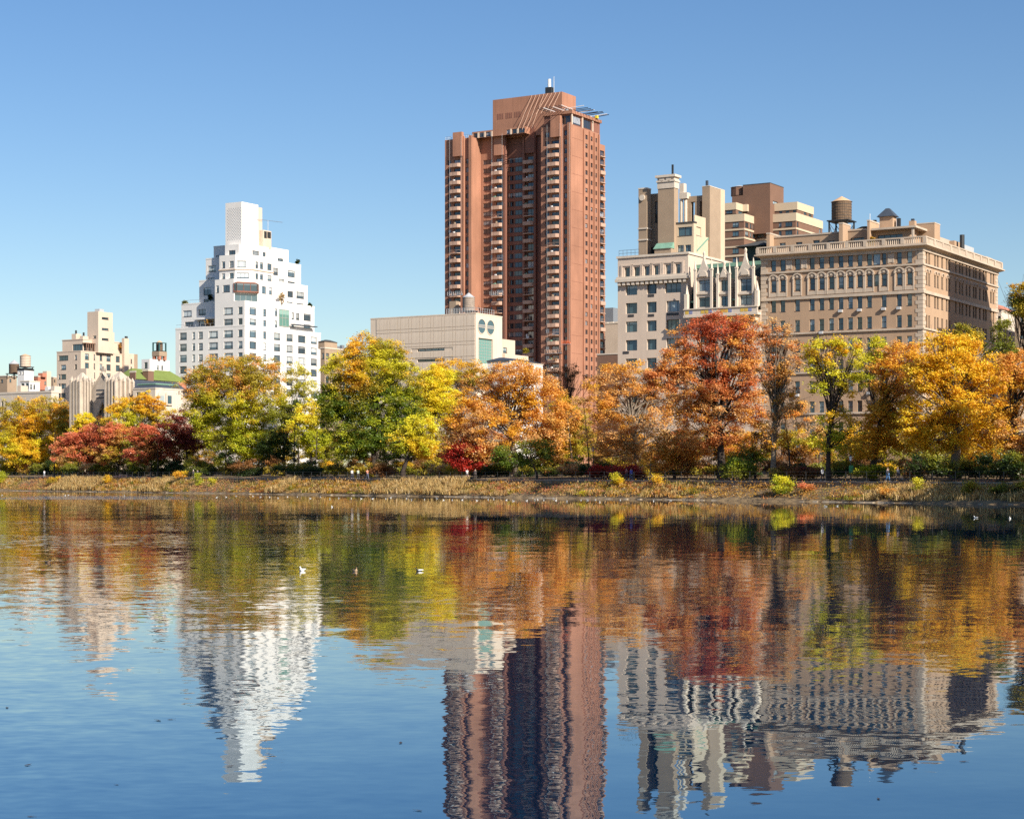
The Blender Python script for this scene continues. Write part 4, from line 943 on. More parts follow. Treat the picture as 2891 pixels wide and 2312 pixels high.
# ---------------------------------------------------------------- gothic house with dormers
def build_gothic():
    B = Bld('town_house', 'narrow gothic town house with three pinnacled dormers on a dark green mansard', zx(ZG,2005), 323.6, 4.2)
    xL = B.wx(ZG,1035)+.02; z = lambda x,y,yy=0: B.wz(ZG,x,y,yy); zc = z(1500,845)
    ops = []
    for c,wd in ((1260,130),(1525,90),(1805,140)):
        for a_,b_ in ((905,1040),(1130,1270),(1370,1510),(1620,1760),(1870,2010)): ops.append((B.wx(ZG,c-wd/2),B.wx(ZG,c+wd/2),z(1525,b_),z(1525,a_),'cross'))
    B.block(xL, -.02, 0, 20, 0, zc, 'lime', ops, (), d=.5)
    # balcony course with mosaic
    B.part('balcony', MB().box(xL-.1,.1,-1.6,-.003,zc-.9,zc-.5).box(xL,.0,-1.5,-1.2,zc-.497,zc+.45).box(xL-.1,.1,-1.65,-1.05,zc+.453,zc+.65), 'trim')
    for i in range(18):
        m = ('mosaic_y','trim','mosaic_b','mosaic_y','trim')[(i*7)%5]
        if m != 'trim': x = xL+.6+(-xL-1.2)*i/17; B.box('mosaic', x-.32,x+.32,-1.53,-1.503,zc-.3,zc+.3,m)
    B.part('bracket', MB().box(xL+.5,xL+1,-1.2,-.004,zc-1.9,zc-.91).box(-1,-.5,-1.2,-.004,zc-1.9,zc-.91), 'trim')
    # mansard
    zr0, zr1 = zc+.01, z(1500,215,3)
    B.part('mansard_roof', MB().prism([(xL,.9),(-.03,.9),(-.03,20),(xL,20)],zr0,zr1,[(xL,3.4),(-.03,3.4),(-.03,17),(xL,17)]), 'greenslate')
    B.box('ridge', xL, -.03, 3.2, 3.9, zr1-.5, zr1+.2, 'copper'); B.box('gutter', xL+.5, -.5, .2, .6, zc+1.9, zc+2.2, 'copper')
    # dormers
    for (a,b_,wa,wb,apex,yb_) in ((1140,1368,1185,1330,105,395),(1438,1605,1480,1575,235,405),(1688,1920,1735,1885,60,375)):
        x0,x1 = B.wx(ZG,a,-.4), B.wx(ZG,b_,-.4); ze = z((a+b_)/2,yb_,-.4); ap = z((a+b_)/2,apex,-.4); xm = (x0+x1)/2
        z0 = zc+.66
        w = [(B.wx(ZG,wa,-.4)-x0,B.wx(ZG,wb,-.4)-x0,z0+.3,z(1500,640,-.4),'cross'),(B.wx(ZG,wa,-.4)-x0,B.wx(ZG,wb,-.4)-x0,z((a+b_)/2,572,-.4),z((a+b_)/2,428-(20 if apex<100 else 0),-.4),'cross')]
        B.wall((x0,-.4),(x1,-.4),zc,ze,w,'trim',d=.35,name='dormer')
        B.part('dormer_side', MB().box(x0,x0+.3,-.03,3.5,zc,ze).box(x1-.3,x1,-.03,3.5,zc,ze).box(x0+.3,x1-.3,0,3.5,ze-.2,ze), 'trim')
        W2 = (x1-x0)/2; h = ap-ze
        prof = [(-W2,0),(W2,0),(W2*.92,h*.12),(W2*.55,h*.34),(W2*.28,h*.58),(W2*.1,h*.8),(.12,h*.97),(-.12,h*.97),(-W2*.1,h*.8),(-W2*.28,h*.58),(-W2*.55,h*.34),(-W2*.92,h*.12)]
        B.part('gable', MB().yprism([(xm+p,ze+.004+q) for p,q in prof],-.65,.0), 'trim')
        B.part('finial', MB().cyl(xm,-.35,ap-.15,ap+.5,.16,.28,6).cyl(xm,-.35,ap+.5,ap+.85,.28,.03,6), 'trim')
        for xp in (x0+.08,x1-.08):
            B.part('pinnacle', MB().box(xp-.2,xp+.2,-.85,-.402,zc+.66,ze+h*.4).cyl(xp,-.62,ze+h*.4,ze+h*.4+1.7,.27,.03,4).box(xp-.26,xp+.26,-.9,-.36,ze+h*.4-.25,ze+h*.4-.004), 'trim')
        B.box('lintel', x0+.02,x1-.02,-.62,-.403,z((a+b_)/2,615,-.4),z((a+b_)/2,590,-.4),'trim')
        B.part('tracery', MB().yprism([(xm+.75*math.cos(t*math.pi/7)*W2/1.6,ze+.2+1.0*math.sin(t*math.pi/7)) for t in range(8)],-.85,-.653), 'trim')
    # end piers
    for x in (xL+.25,-.3): B.part('pinnacle', MB().box(x-.3,x+.3,-1.3,-.3,zc+.66,zc+3.3).cyl(x,-.8,zc+3.3,zc+5,.4,.03,4), 'trim')
    # dark eaves of the roof pavilion behind
    xa, xb = B.wx(ZF,1815,6), B.wx(ZF,2010,6); zz = B.wz(ZF,1900,1110,6)
    B.block(xa, xb, 6, 14, zr1-3, zz, 'greenslate'); B.part('eaves', MB().prism([(xa-1.6,4.6),(xb+1,4.6),(xb+1,15),(xa-1.6,15)],zz+.004,B.wz(ZF,1990,1030,7),[(xa+2,7.5),(xb,7.5),(xb,12),(xa+2,12)]), 'darkroof')
    return B
GO = build_gothic()

# ---------------------------------------------------------------- brown banded apartment slab behind
def build_brown():
    B = Bld('apartment_building', 'brown brick apartment block with beige concrete bands behind the limestone house', zx(ZI,492), 560, 4.4)
    def tier(name_y, q0, q1, qs, yw, zlist, x1=None, wc=(), scn=()):
        """stack of bands on one mass: zlist of (top y at corner, bottom y, material, has windows)"""
        xa = B.wx(ZI,q0,yw); xb = B.wx(ZI,q1,yw); ye = B.sy(ZI,qs,xb)
        for (yt,yb,m,win) in zlist:
            zt_, zb_ = B.wz(ZI,q1,yt,yw), B.wz(ZI,q1,yb,yw); e = .18 if m == 'beige' else 0
            hh = (zt_-zb_)
            w = [(B.wx(ZI,c-w_/2,yw),B.wx(ZI,c+w_/2,yw),zb_+hh*.22,zt_-hh*.12,'two') for c,w_ in wc] if win else ()
            s = [(B.sy(ZI,c-w_/2,xb),B.sy(ZI,c+w_/2,xb),zb_+hh*.22,zt_-hh*.12,'two') for c,w_ in scn] if win else ()
            B.block(xa, xb+e, yw-e, ye, zb_, zt_, m, w, s, d=.2)
        return xa, xb, yw, ye
    bands = [(720,865,'beige',0),(865,1005,'brown',1),(1005,1040,'beige',0),(1040,1178,'brown',1),(1178,1210,'beige',0),(1210,1345,'brown',0),(1345,1378,'beige',0),(1378,1520,'brown',1),(1520,1555,'beige',0),(1555,1700,'brown',1),(1700,4600,'brown',0)]
    a = tier(0,40,492,735,0,bands,wc=((325,125),),scn=((545,60),(622,30),(685,55)))
    y2 = a[3]
    b2 = [(700,860,'beige',0),(860,990,'brown',1),(990,1025,'beige',0),(1025,1165,'brown',1),(1165,1200,'beige',0),(1200,1340,'brown',1),(1340,4600,'brown',0)]
    a2 = tier(0,700,1508,2030,y2,b2,wc=((810,140),(995,90),(1200,55),(1368,140)),scn=((1545,30),(1980,30)))
    top1 = [(500,640,'beige',0),(640,722,'brown',1)]
    tier(0,60,330,750,1.0,top1,wc=((200,130),),scn=((420,80),(560,70),(680,60)))
    tier(0,740,1530,1850,y2+1.2,[(488,640,'beige',0),(640,702,'brown',1)],wc=((905,150),(1210,60),(1340,70),(1480,60)),scn=((1690,50),(1790,50)))
    # zigzag bays in the top band
    for q0,q1 in ((455,540),(615,690)):
        x = 0; y_a = B.sy(ZI,q0,B.wx(ZI,330,1)); y_b = B.sy(ZI,q1,B.wx(ZI,330,1)); xb = B.wx(ZI,330,1)
        B.part('bay', MB().prism([(xb+.2,y_a),(xb+1.6,y_a+.2),(xb+1.6,y_b),(xb+.2,y_b)],B.wz(ZI,330,640,1),B.wz(ZI,330,502,1)), 'beige')
    yw = 7; xa, xb = B.wx(ZI,470,yw), B.wx(ZI,1002,yw); B.block(xa, xb, yw, B.sy(ZI,1268,xb), B.wz(ZI,1002,1100,yw), B.wz(ZI,1002,122,yw), 'brown', (), [(yw+2.2,yw+6,B.sz(ZI,1070,530,xb),B.sz(ZI,1070,470,xb),'two')], cope='darkroof', ch=.2, cw=.06)
    xa, xb = B.wx(ZI,255,yw), xa-.02; B.block(xa, xb, yw, yw+8, B.wz(ZI,400,1100,yw), B.wz(ZI,300,375,yw), 'brown')
    xt = B.wx(ZI,400,10); B.part('tank_house', MB().cyl(xt,10,B.wz(ZI,400,380,10),B.wz(ZI,400,212,10),2.6,2.6,12), 'brown'); B.part('tank_roof', MB().cyl(xt,10,B.wz(ZI,400,211,10),B.wz(ZI,400,165,10),2.8,.1,12), 'zinc')
    # side stair tower against the slab, right
    yw = -30
    return B
BR = build_brown()
# ---------------------------------------------------------------- cream apartment house on the left
def build_cream():
    B = Bld('apartment_building', 'cream apartment house with a windowless rooftop shaft at the left of the picture', zx(ZA,937), 590, 4.4, gm='glass')
    xL = B.wx(ZA,658); yE = B.sy(ZA,1492); zt = B.wz(ZA,937,707)
    z = lambda x,y: B.wz(ZA,x,y)
    ops = []
    for i in range(6):
        yy = 755+108*i
        for c,w_ in ((735,110 if i == 0 else 60),(690 if i > 1 else 878,26),(785 if i > 1 else 879,46)):
            a,b_ = B.wx(ZA,c-w_/2),B.wx(ZA,c+w_/2); ops.append((a,b_,z(735,yy+56),z(735,yy),'three' if w_ > 100 else 'two'))
    ops = [o for i,o in enumerate(ops) if not any(o[0] < p[1] and o[1] > p[0] and o[2] < p[3] and o[3] > p[2] for p in ops[:i])]
    s = []
    for i in range(5):
        yy = 752+106*i
        for c,w_ in ((1008,46),(1094,16),(1170,28),(1258,48),(1365,46)):
            a,b_ = B.sy(ZA,c-w_/2),B.sy(ZA,c+w_/2); q = B.sz(ZA,1008,yy+50); s.append((a,b_,q,q+1.9,'two'))
    B.block(xL, 0, 0, yE, 0, zt, 'cream', ops, s, cope='cream', cw=.08, ch=.3)
    # penthouse storey
    yp = 2.5; xa, xb = B.wx(ZA,722,yp), -1.5; zp = B.wz(ZA,800,580,yp)
    xg = B.wx(ZA,840,yp)
    B.block(xa, xb, yp, B.sy(ZA,1440,xb), zt, zp, 'cream', [(xg,xb-.2,zt+.4,zt+2.6,'four')], [(yp+.4+k*2.1,yp+2.2+k*2.1,zt+.4,zt+2.6,'two') for k in range(6)], cope='cream', ch=.3)
    B.part('pergola_beam', MB().box(xb+.01,xb+1.6,yp-.3,B.sy(ZA,1150,xb),zt+2.7,zt+2.95), 'brown')
    for i in range(9): y = yp+i*(B.sy(ZA,1140,xb)-yp)/8; B.box('pergola_post', xb+1.3,xb+1.5,y,y+.25,zt+.3,zt+2.7,'brown')
    # shaft
    ys = 6.5; x1 = B.wx(ZA,1138,ys); x0 = B.wx(ZA,1012,ys); ye = B.sy(ZA,1306,x1); zs = B.wz(ZA,1138,243,ys)
    ws = [(B.sy(ZA,1180,x1),B.sy(ZA,1258,x1),B.sz(ZA,1215,y+12,x1),B.sz(ZA,1215,y-12,x1),'three') for y in (325,450,567)]
    B.block(x0, x1, ys, ye, zt, zs, 'cream', [(B.wx(ZA,1080,ys),B.wx(ZA,1115,ys),B.wz(ZA,1095,555,ys),B.wz(ZA,1095,525,ys),'plain')], ws, roof='cream')
    B.box('shaft_return', x0+1, x1-.5, ye+.003, B.sy(ZA,1338,x1), zt, B.sz(ZA,1320,485,x1), 'cream')
    xm = B.wx(ZA,1100,ys); B.box('roof_hatch', xm-1, xm+1, ys+1, ys+3, zs+.004, zs+.9, 'zinc')
    # chimneys
    for (q0,q1,yt,yw) in ((830,880,505,3.5),(925,962,530,3.0)):
        xa_, xb_ = B.wx(ZA,q0,yw), B.wx(ZA,q1,yw); zz = B.wz(ZA,q0,yt,yw); B.box('chimney', xa_,xb_,yw,yw+2.4,zt,zz,'cream'); B.part('flue', MB().cyl((xa_+xb_)/2,yw+1,zz,zz+1.2,.3,.3,8), 'steel')
    xs = .7; B.box('chimney', .003, 1.1, B.sy(ZA,1440,1.1), B.sy(ZA,1492,1.1), 0, B.sz(ZA,1465,556,1.1), 'cream')
    y = B.sy(ZA,1465,.6); B.part('flue', MB().cyl(.5,y,B.sz(ZA,1465,556,1.1),B.sz(ZA,1465,530,1.1),.5,.5,8), 'steel')
    # lower rear wing to the south
    B.block(-8, -1, yE+.02, B.sy(ZA,1560,-1), 0, B.sz(ZA,1520,735,-1), 'cream', (), [(B.sy(ZA,1500,-1)+.6,B.sy(ZA,1530,-1),B.sz(ZA,1515,845,-1),B.sz(ZA,1515,795,-1),'two'),(B.sy(ZA,1500,-1)+.6,B.sy(ZA,1530,-1),B.sz(ZA,1515,915,-1),B.sz(ZA,1515,885,-1),'two')])
    B.box('chimney', -2, -.9, B.sy(ZA,1555,-1), B.sy(ZA,1592,-1), 0, B.sz(ZA,1570,740,-1), 'tanbrick')
    # lower front wing stepping forward
    yf = -3.5; B.block(B.wx(ZA,890,yf), B.wx(ZA,1000,yf), yf, -.02, 0, B.wz(ZA,950,905,yf), 'cream', (), ())
    return B
CR = build_cream()

# ---------------------------------------------------------------- stone church
def build_church():
    B = Bld('church', 'gothic stone church with two buttressed towers and a pointed portal arch', zx(ZK,960), 508, 4.4, gm='slate')
    W = lambda q,y=0.: B.wx(ZK,q,y); Z = lambda q,yy,y=0.: B.wz(ZK,q,yy,y)
    def tower(q0,q1,qs,yt,ycap,name):
        x0,x1 = W(q0),W(q1); ye = B.sy(ZK,qs,x1); zt = Z(q1,yt); 
        B.block(x0,x1,0,ye,0,zt,'church',roof='church'); xm, ym = (x0+x1)/2,ye/2
        B.part('tower_cap', MB().prism([(x0,0),(x1,0),(x1,ye),(x0,ye)],zt+.004,Z(q1,ycap),[(xm-.2,ym-.2),(xm+.2,ym-.2),(xm+.2,ym+.2),(xm-.2,ym+.2)]), 'church')
        bm_ = None
        for i in range(4):
            x = x0+(x1-x0)*i/3; hgt = zt-.4*(i%2); B.part('buttress', MB().box(x-.28,x+.28,-1.1,-.003,0,hgt).prism([(x-.34,-1.15),(x+.34,-1.15),(x+.34,-.1),(x-.34,-.1)],hgt+.004,hgt+1.3,[(x-.05,-.4),(x+.05,-.4),(x+.05,-.3),(x-.05,-.3)]), 'church')
        for i in range(4):
            y = .3+(ye-.6)*i/3; hgt = zt-.5*(i%2); B.part('buttress', MB().box(x1+.003,x1+.9,y-.3,y+.3,0,hgt).prism([(x1,y-.36),(x1+.95,y-.36),(x1+.95,y+.36),(x1,y+.36)],hgt+.004,hgt+1.2,[(x1+.3,y-.05),(x1+.4,y-.05),(x1+.4,y+.05),(x1+.3,y+.05)]), 'church')
        for i in range(3): x = x0+(x1-x0)*(i+.5)/3; B.box('lancet', x-.3,x+.3,-.03,-.004,6,zt-2.2,'slate')
        return x0,x1,ye,zt
    t1 = tower(165,325,500,340,195,'n'); t2 = tower(790,960,1225,330,170,'s')
    # recessed gable front between the towers with a pointed arch
    yr = 3.2; xa, xb = t1[1], t2[0]; zg = Z(640,540,yr); xm = (xa+xb)/2; zap = Z(755,195,yr); half = (xb-xa)/2
    ya_ = Z(650,705,yr); n = 8
    pts = [(xm-half*.85,0)]
    arc = []
    for i in range(n+1):
        t = i/n; arc.append((xm-half*.85+half*.85*math.sin(t*math.pi/2)**1.0*1, ya_-(half*1.9)*(1-math.sin(t*math.pi/2)**.8 if t<1 else 0)))
    left = [(xm-half*.85,0)]+arc; right = [(2*xm-x,z) for x,z in reversed(left)]
    outline = [(xa,0)]+left+right[1:]+[(xb,0),(xb,zg),(xm,zap),(xa,zg)]
    # split in two halves so that each face stays simple
    lh = [(xa,0)]+left+[(xm,zap),(xa,zg)]; rh = [(2*xm-x,z) for x,z in reversed(lh)]
    B.part('gable_wall', MB().yprism(lh,yr,yr+.6).yprism(rh,yr,yr+.6), 'church')
    k = MB()
    for side in (-1,1):
        for (p,q),(p2,q2) in zip(arc,arc[1:]):
            a = (xm+side*(p-xm),q); c = (xm+side*(p2-xm),q2); k.bar((a[0],yr-.12,a[1]),(c[0],yr-.12,c[1]),.28)
    B.part('arch_moulding', k, 'church')
    B.box('portal_wall', xa, xb, yr+1.6, yr+2, 0, ya_+.5, 'church')
    B.part('door', MB().box(xm-1.6,xm+1.6,yr+1.45,yr+1.59,0,5), 'brown')
    k = MB()
    for i in range(3): k.box(xm-half*.5,xm+half*.5,yr-.1,yr-.003,Z(650,505-28*0,yr)-i*1.1-.3,Z(650,505,yr)-i*1.1)
    B.part('inscription_panel', k, 'slate')
    B.part('gable_coping', MB().bar((xa,yr-.1,zg),(xm,yr-.1,zap),.35).bar((xm,yr-.1,zap),(xb,yr-.1,zg),.35), 'church')
    B.part('gable_cross', MB().box(xm-.5,xm+.5,yr-.1,yr+.5,zap-.2,zap+1.6).box(xm-1,xm+1,yr,yr+.4,zap+.4,zap+1.0), 'church')
    # nave
    y0 = yr+.62; ye = y0+30; xn0, xn1 = xa-1.5, xb+1.5
    B.part('nave', MB().box(xn0,xn1,y0+1.5,ye,0,zg-.5), 'church'); B.part('nave_roof', MB().prism([(xn0-.4,y0+1.5),(xn1+.4,y0+1.5),(xn1+.4,ye),(xn0-.4,ye)],zg-.495,zap-1.5,[(xm-.1,y0+1.5),(xm+.1,y0+1.5),(xm+.1,ye),(xm-.1,ye)]), 'slate')
    # side chapel turret on the right
    x1 = t2[1]; y_a = t2[2]+.02; B.part('turret', MB().box(x1-3,x1+.4,y_a,B.sy(ZK,1305,x1),0,B.sz(ZK,1260,520,x1)).prism([(x1-3,y_a),(x1+.4,y_a),(x1+.4,B.sy(ZK,1305,x1)),(x1-3,B.sy(ZK,1305,x1))],B.sz(ZK,1260,520,x1)+.004,B.sz(ZK,1260,480,x1),[(x1-1.5,y_a+1),(x1-1.2,y_a+1),(x1-1.2,y_a+2),(x1-1.5,y_a+2)]), 'church')
    return B
CH = build_church()

# ---------------------------------------------------------------- low houses at the far left
def simple(name, label, Z, qc, Y, q0, qs, yt, mat, wcols=(), wrows=(), scols=(), srows=(), zg=4.4, cope='trim', st='sash', yw=0, depth=None, **k):
    B = Bld(name, label, zx(Z,qc), Y, zg)
    xL = B.wx(Z,q0); yE = B.sy(Z,qs) if depth is None else depth; zt = B.wz(Z,qc,yt)
    w = [(B.wx(Z,c-w_/2),B.wx(Z,c+w_/2),B.wz(Z,qc,b),B.wz(Z,qc,a),st) for c,w_ in wcols for a,b in wrows]
    s = [(B.sy(Z,c-w_/2),B.sy(Z,c+w_/2),B.sz(Z,qc,b),B.sz(Z,qc,a),st) for c,w_ in scols for a,b in srows]
    B.block(xL, 0, 0, yE, 0, zt, mat, w, s, cope=cope, **k); return B, xL, yE, zt
B,xL,yE,zt = simple('house', 'white roof-top house block carrying the two left water tanks', ZL, 535, 600, 388, 745, 668, 'white', ((440,30),(510,25)), ((690,760),), cope='steel', ch=.5)
B2,*_ = simple('house', 'low white penthouse below the two left water tanks', ZL, 650, 588, 450, 880, 920, 'white', ((500,70),(600,70)), ((950,1070),), ((690,45),(760,40)), ((980,1080),), st='two')
B2,x_,y_,z_ = simple('house', 'salmon brick house with a tall pale chimney left of the cream apartment house', ZL, 840, 625, 700, 1095, 815, 'rust', ((775,40),), ((880,960),), ((1000,34),), ((900,980),))
B2.box('chimney', -1.5, .4, B2.sy(ZL,1035,.4), B2.sy(ZL,1130,.4), 0, B2.sz(ZL,1060,690,.4), 'cream'); B2.box('chimney', x_+2, x_+4, 1, 3, z_, B2.wz(ZL,775,730), 'rust')
B2,*_ = simple('house', 'small ochre house tucked beside the cream apartment house', ZL, 1180, 640, 1130, 1260, 835, 'tanbrick', (), (), ((1210,30),), ((870,930),))
B2,x_,y_,z_ = simple('mansion', 'pale stone mansion with a long white parapet behind the yellow tree', ZL, 1135, 560, -260, 1300, 1165, 'trim', [(x,44) for x in (-150,-60,50,130,420,520,620,720,820,930,1020)], ((1330,1460),), ((1200,40),), ((1330,1460),), ch=.6)
B2.box('chimney', B2.wx(ZL,218), B2.wx(ZL,300), 3, 6, z_, B2.wz(ZL,300,1000), 'cream'); B2.box('chimney', -1.8, -.2, 1.5, 4.5, z_, B2.wz(ZL,1200,1010), 'trim')
for c in (925,1045): B2.part('dormer', MB().yprism([(B2.wx(ZL,c+38*math.cos(t*math.pi/6)),B2.wz(ZL,c,1060-45*math.sin(t*math.pi/6)+2)) for t in range(7)]+[(B2.wx(ZL,c-38),z_+.01),(B2.wx(ZL,c+38),z_+.01)][::1],2.0,3.5), 'white')
B2,*_ = simple('house', 'tan house with green dormers at the left edge', ZL, 160, 640, -200, 370, 805, 'tanbrick', ((-60,50),(40,50)), ((870,940),), ((230,40),), ((850,930),))
water_tank('dark brown wooden water tank with white cone at the far left', zx(ZL,312), 612, B.zg+zt-2.2, 1.66, [zy(ZL,q) for q in (440,535,740)], 'woodtank', 'zinc')
water_tank('cream rounded water tank on the white roof block at the far left', zx(ZL,560), 603, B.zg+zt+.5, 1.72, [zy(ZL,q) for q in (308,355,592)], 'cream', 'tanroof')

# ---------------------------------------------------------------- between the church and the white house
B,xL,yE,zt = simple('house', 'house with a green hipped roof and brick chimneys left of the white stepped house', ZA, 1560, 530, 1500, 2160, 1040, 'rust', (), (), ((1640,30),(1800,30),(1900,30)), ((1060,1110),))
z1 = B.sz(ZA,1800,910); B.part('hip_roof', MB().prism([(xL-6,-.5),(.5,-.5),(.5,yE+.5),(xL-6,yE+.5)],zt+.36,z1,[(-4.2,3),(-3.8,3),(-3.8,yE-3),(-4.2,yE-3)]), 'greenroof')
for q0,q1,yt in ((1495,1566,945),(1716,1782,935)): y0,y1 = B.sy(ZA,q0,.9),B.sy(ZA,q1,.9); B.box('chimney', -1.2,.9,max(y0,-.4),y1,zt,B.sz(ZA,q0,yt,.9),'brown'); B.box('chimney_cap', -1.35,1.05,max(y0,-.4)-.1,y1+.1,B.sz(ZA,q0,yt,.9)+.004,B.sz(ZA,q0,yt,.9)+.5,'trim')
B,xL,yE,zt = simple('mansion', 'grey stone mansion with dark blue slate mansard and arched dormers', ZA, 1800, 505, 1540, 2120, 1140, 'trim', ((1600,40),(1680,40)), ((1170,1300),), ((1880,34),(1965,34)), ((1180,1290),))
B.part('mansard_roof', MB().prism([(xL,0),(-.1,0),(-.1,yE),(xL,yE)],zt+.36,B.wz(ZA,1800,1085),[(xL+.8,1.4),(-1.2,1.4),(-1.2,yE-1),(xL+.8,yE-1)]), 'slate')
B.box('ridge', xL+.5, -.9, 1.1, yE-.8, B.wz(ZA,1800,1085)+.004, B.wz(ZA,1800,1072), 'copper')
for q in (1878,1965):
    y = B.sy(ZA,q,.5); r_ = 1.35; z_ = B.sz(ZA,q,1215,.5); z0_ = B.sz(ZA,q,1330,.5); b = MB().box(-1.5,.5,y-r_,y+r_,z0_,z_); B.part('dormer', b, 'trim'); B.box('pane', .503,.53,y-r_*.6,y+r_*.6,z0_+.4,z_-.1,'glass')
    B.part('dormer_arch', MB().add([(.5+.01,y+r_*math.cos(t*math.pi/8),z_+.005+r_*math.sin(t*math.pi/8)) for t in range(9)]+[(-1.2,y+r_*math.cos(t*math.pi/8),z_+.005+r_*math.sin(t*math.pi/8)) for t in range(9)],[tuple(range(9))]+[(i+1,i,9+i,10+i) for i in range(8)]), 'trim')
B,xL,yE,zt = simple('house', 'white roof block carrying a brick arched tank house left of the white stepped house', ZA, 1735, 640, 1640, 1962, 795, 'white', ((1690,40),), ((830,900),), ((1830,20),(1880,20)), ((860,910),), cope=None)
b = MB(); xk = -6
ax0, ax1 = B.wx(ZA,1765,4), B.wx(ZA,1845,4); ya, yb_ = 4, B.sy(ZA,1930,ax1); za_, zb_ = zt, B.wz(ZA,1845,705,4)
for (u,v_) in ((ax0,ya),(ax1-1,ya),(ax1-1,yb_-1),(ax0,yb_-1)): B.box('pier', u,u+1,v_,v_+1,za_,zb_-1.6,'rust')
B.box('lintel', ax0-.1,ax1+.1,ya-.1,yb_+.1,zb_-1.595,zb_,'tanbrick')
fr = MB()
for (u,v_) in ((ax0+.2,ya+.2),(ax1-.2,ya+.2),(ax1-.2,yb_-.2),(ax0+.2,yb_-.2)): fr.box(u-.2,u+.2,v_-.2,v_+.2,zb_+.004,B.wz(ZA,1845,608,4))
fr.box(ax0,ax1,ya,ya+.35,B.wz(ZA,1845,608,4)+.004,B.wz(ZA,1845,600,4)).box(ax1-.35,ax1,ya+.36,yb_,B.wz(ZA,1845,608,4)+.004,B.wz(ZA,1845,600,4))
B.part('tank_frame', fr, 'teal')
cxy = ((ax0+ax1)/2,(ya+yb_)/2); c_,n_ = math.cos(TH),math.sin(TH); wp = (B.o.x+cxy[0]*c_-cxy[1]*n_, B.o.y+cxy[0]*n_+cxy[1]*c_)
water_tank('brown water tank inside a green frame on the arched brick tank house', CX+wp[0]/wp[1]*FPX, wp[1], B.zg+zb_+.01, 1.15, [zy(ZA,q) for q in (580,606,700)], 'woodtank', 'tanroof')
# beside the white house, right
B,xL,yE,zt = simple('house', 'narrow tan house just right of the white stepped house', ZB, 1400, 520, 1362, 1560, 1360, 'tanbrick', ((1385,20),), ((1400,1450),), ((1425,26),(1480,26)), ((1400,1450),(1505,1560),(1605,1660)))
B.box('roof_plant', -3, -.8, 1, 7, zt, B.sz(ZB,1420,1300,-.8), 'tanbrick'); B.part('roof_cap', MB().prism([(-3.2,.8),(-.6,.8),(-.6,7.2),(-3.2,7.2)],B.sz(ZB,1420,1300,-.8)+.004,B.sz(ZB,1420,1280,-.8),[(-2,3),(-1.8,3),(-1.8,5),(-2,5)]), 'darkroof')
b = MB()
for i in range(5): b.box(-4+i*.2,-3.2+i*.2,8+i*2,9.2+i*2,zt,zt+1+.4*(i%3))
B.part('roof_equipment', b, 'galv')
# between tower and limestone house
B,xL,yE,zt = simple('house', 'beige house with a planted roof terrace between the brick tower and the limestone house', ZG, 160, 650, -170, 300, 1000, 'cream')
B.block(xL-4, B.wx(ZG,52,6), 6, yE+6, zt, B.wz(ZG,52,790,6), 'galv'); b = MB()
for i in range(6): b.box(xL+.3+i*2.2,xL+1.9+i*2.2,.7,1.5,zt,zt+.8)
B.part('planter', b, 'trim')
B,xL,yE,zt = simple('house', 'dark brown low house below the planted roof terrace', ZG, 160, 520, -160, 220, 1405, 'brown')
# white rotunda edge and hipped roof in front of the tower
B,xL,yE,zt = simple('pavilion', 'low white building with a grey hipped roof in front of the brick tower', ZC, 1880, 420, 1600, 2300, 905, 'white')
B.part('hip_roof', MB().prism([(xL-.3,-.3),(.3,-.3),(.3,yE),(xL-.3,yE)],zt+.36,B.wz(ZC,1880,838),[(-4,2),(-3,2),(-3,yE-4),(-4,yE-4)]), 'slate')
# right edge
ZR = (2780,760,7.18)
B,xL,yE,zt = simple('mansion', 'cream stone house with a red tiled roof at the right edge', ZR, 335, 372, 235, 700, 850, 'trim', ((295,60),), ((950,1000),(1130,1200),(1290,1380)), ((430,40),(520,40)), ((1010,1110),(1180,1280),(1330,1440)))
B.part('hip_roof', MB().prism([(xL-.4,-.4),(.4,-.4),(.4,yE),(xL-.4,yE)],zt+.36,B.wz(ZR,335,655),[(-4,4),(-2.5,4),(-2.5,yE-3),(-4,yE-3)]), 'rust')
B,xL,yE,zt = simple('house', 'tan brick house low at the right edge behind the trees', ZR, 700, 365, 610, 1200, 890, 'tanbrick', ((760,60),), ((960,1090),), ((765,80),), ((960,1090),(1260,1390)))
# the neighbour across the side street, out of frame, whose shadow falls on the palazzo
B = Bld('apartment_building', 'apartment house across the side street, outside the right edge of the picture', 2960, 300, 4.2)
wl = lambda z1: [(1.4+2.6*i,2.7+2.6*i,2+3.4*j,4+3.4*j,'sash') for i in range(9) for j in range(int((z1-3)/3.4))]
B.block(-.1, 25, -1, 4, 0, 38, 'lime', wl(38), (), cope='trim'); B.block(0, 25, 4.01, 25, 38-1, 50, 'lime', [(o[0],o[1],o[2]+38,o[3]+38,o[4]) for o in wl(12)], (), cope='trim'); B.block(0, 25, 4.01, 25, 0, 36.99, 'lime')
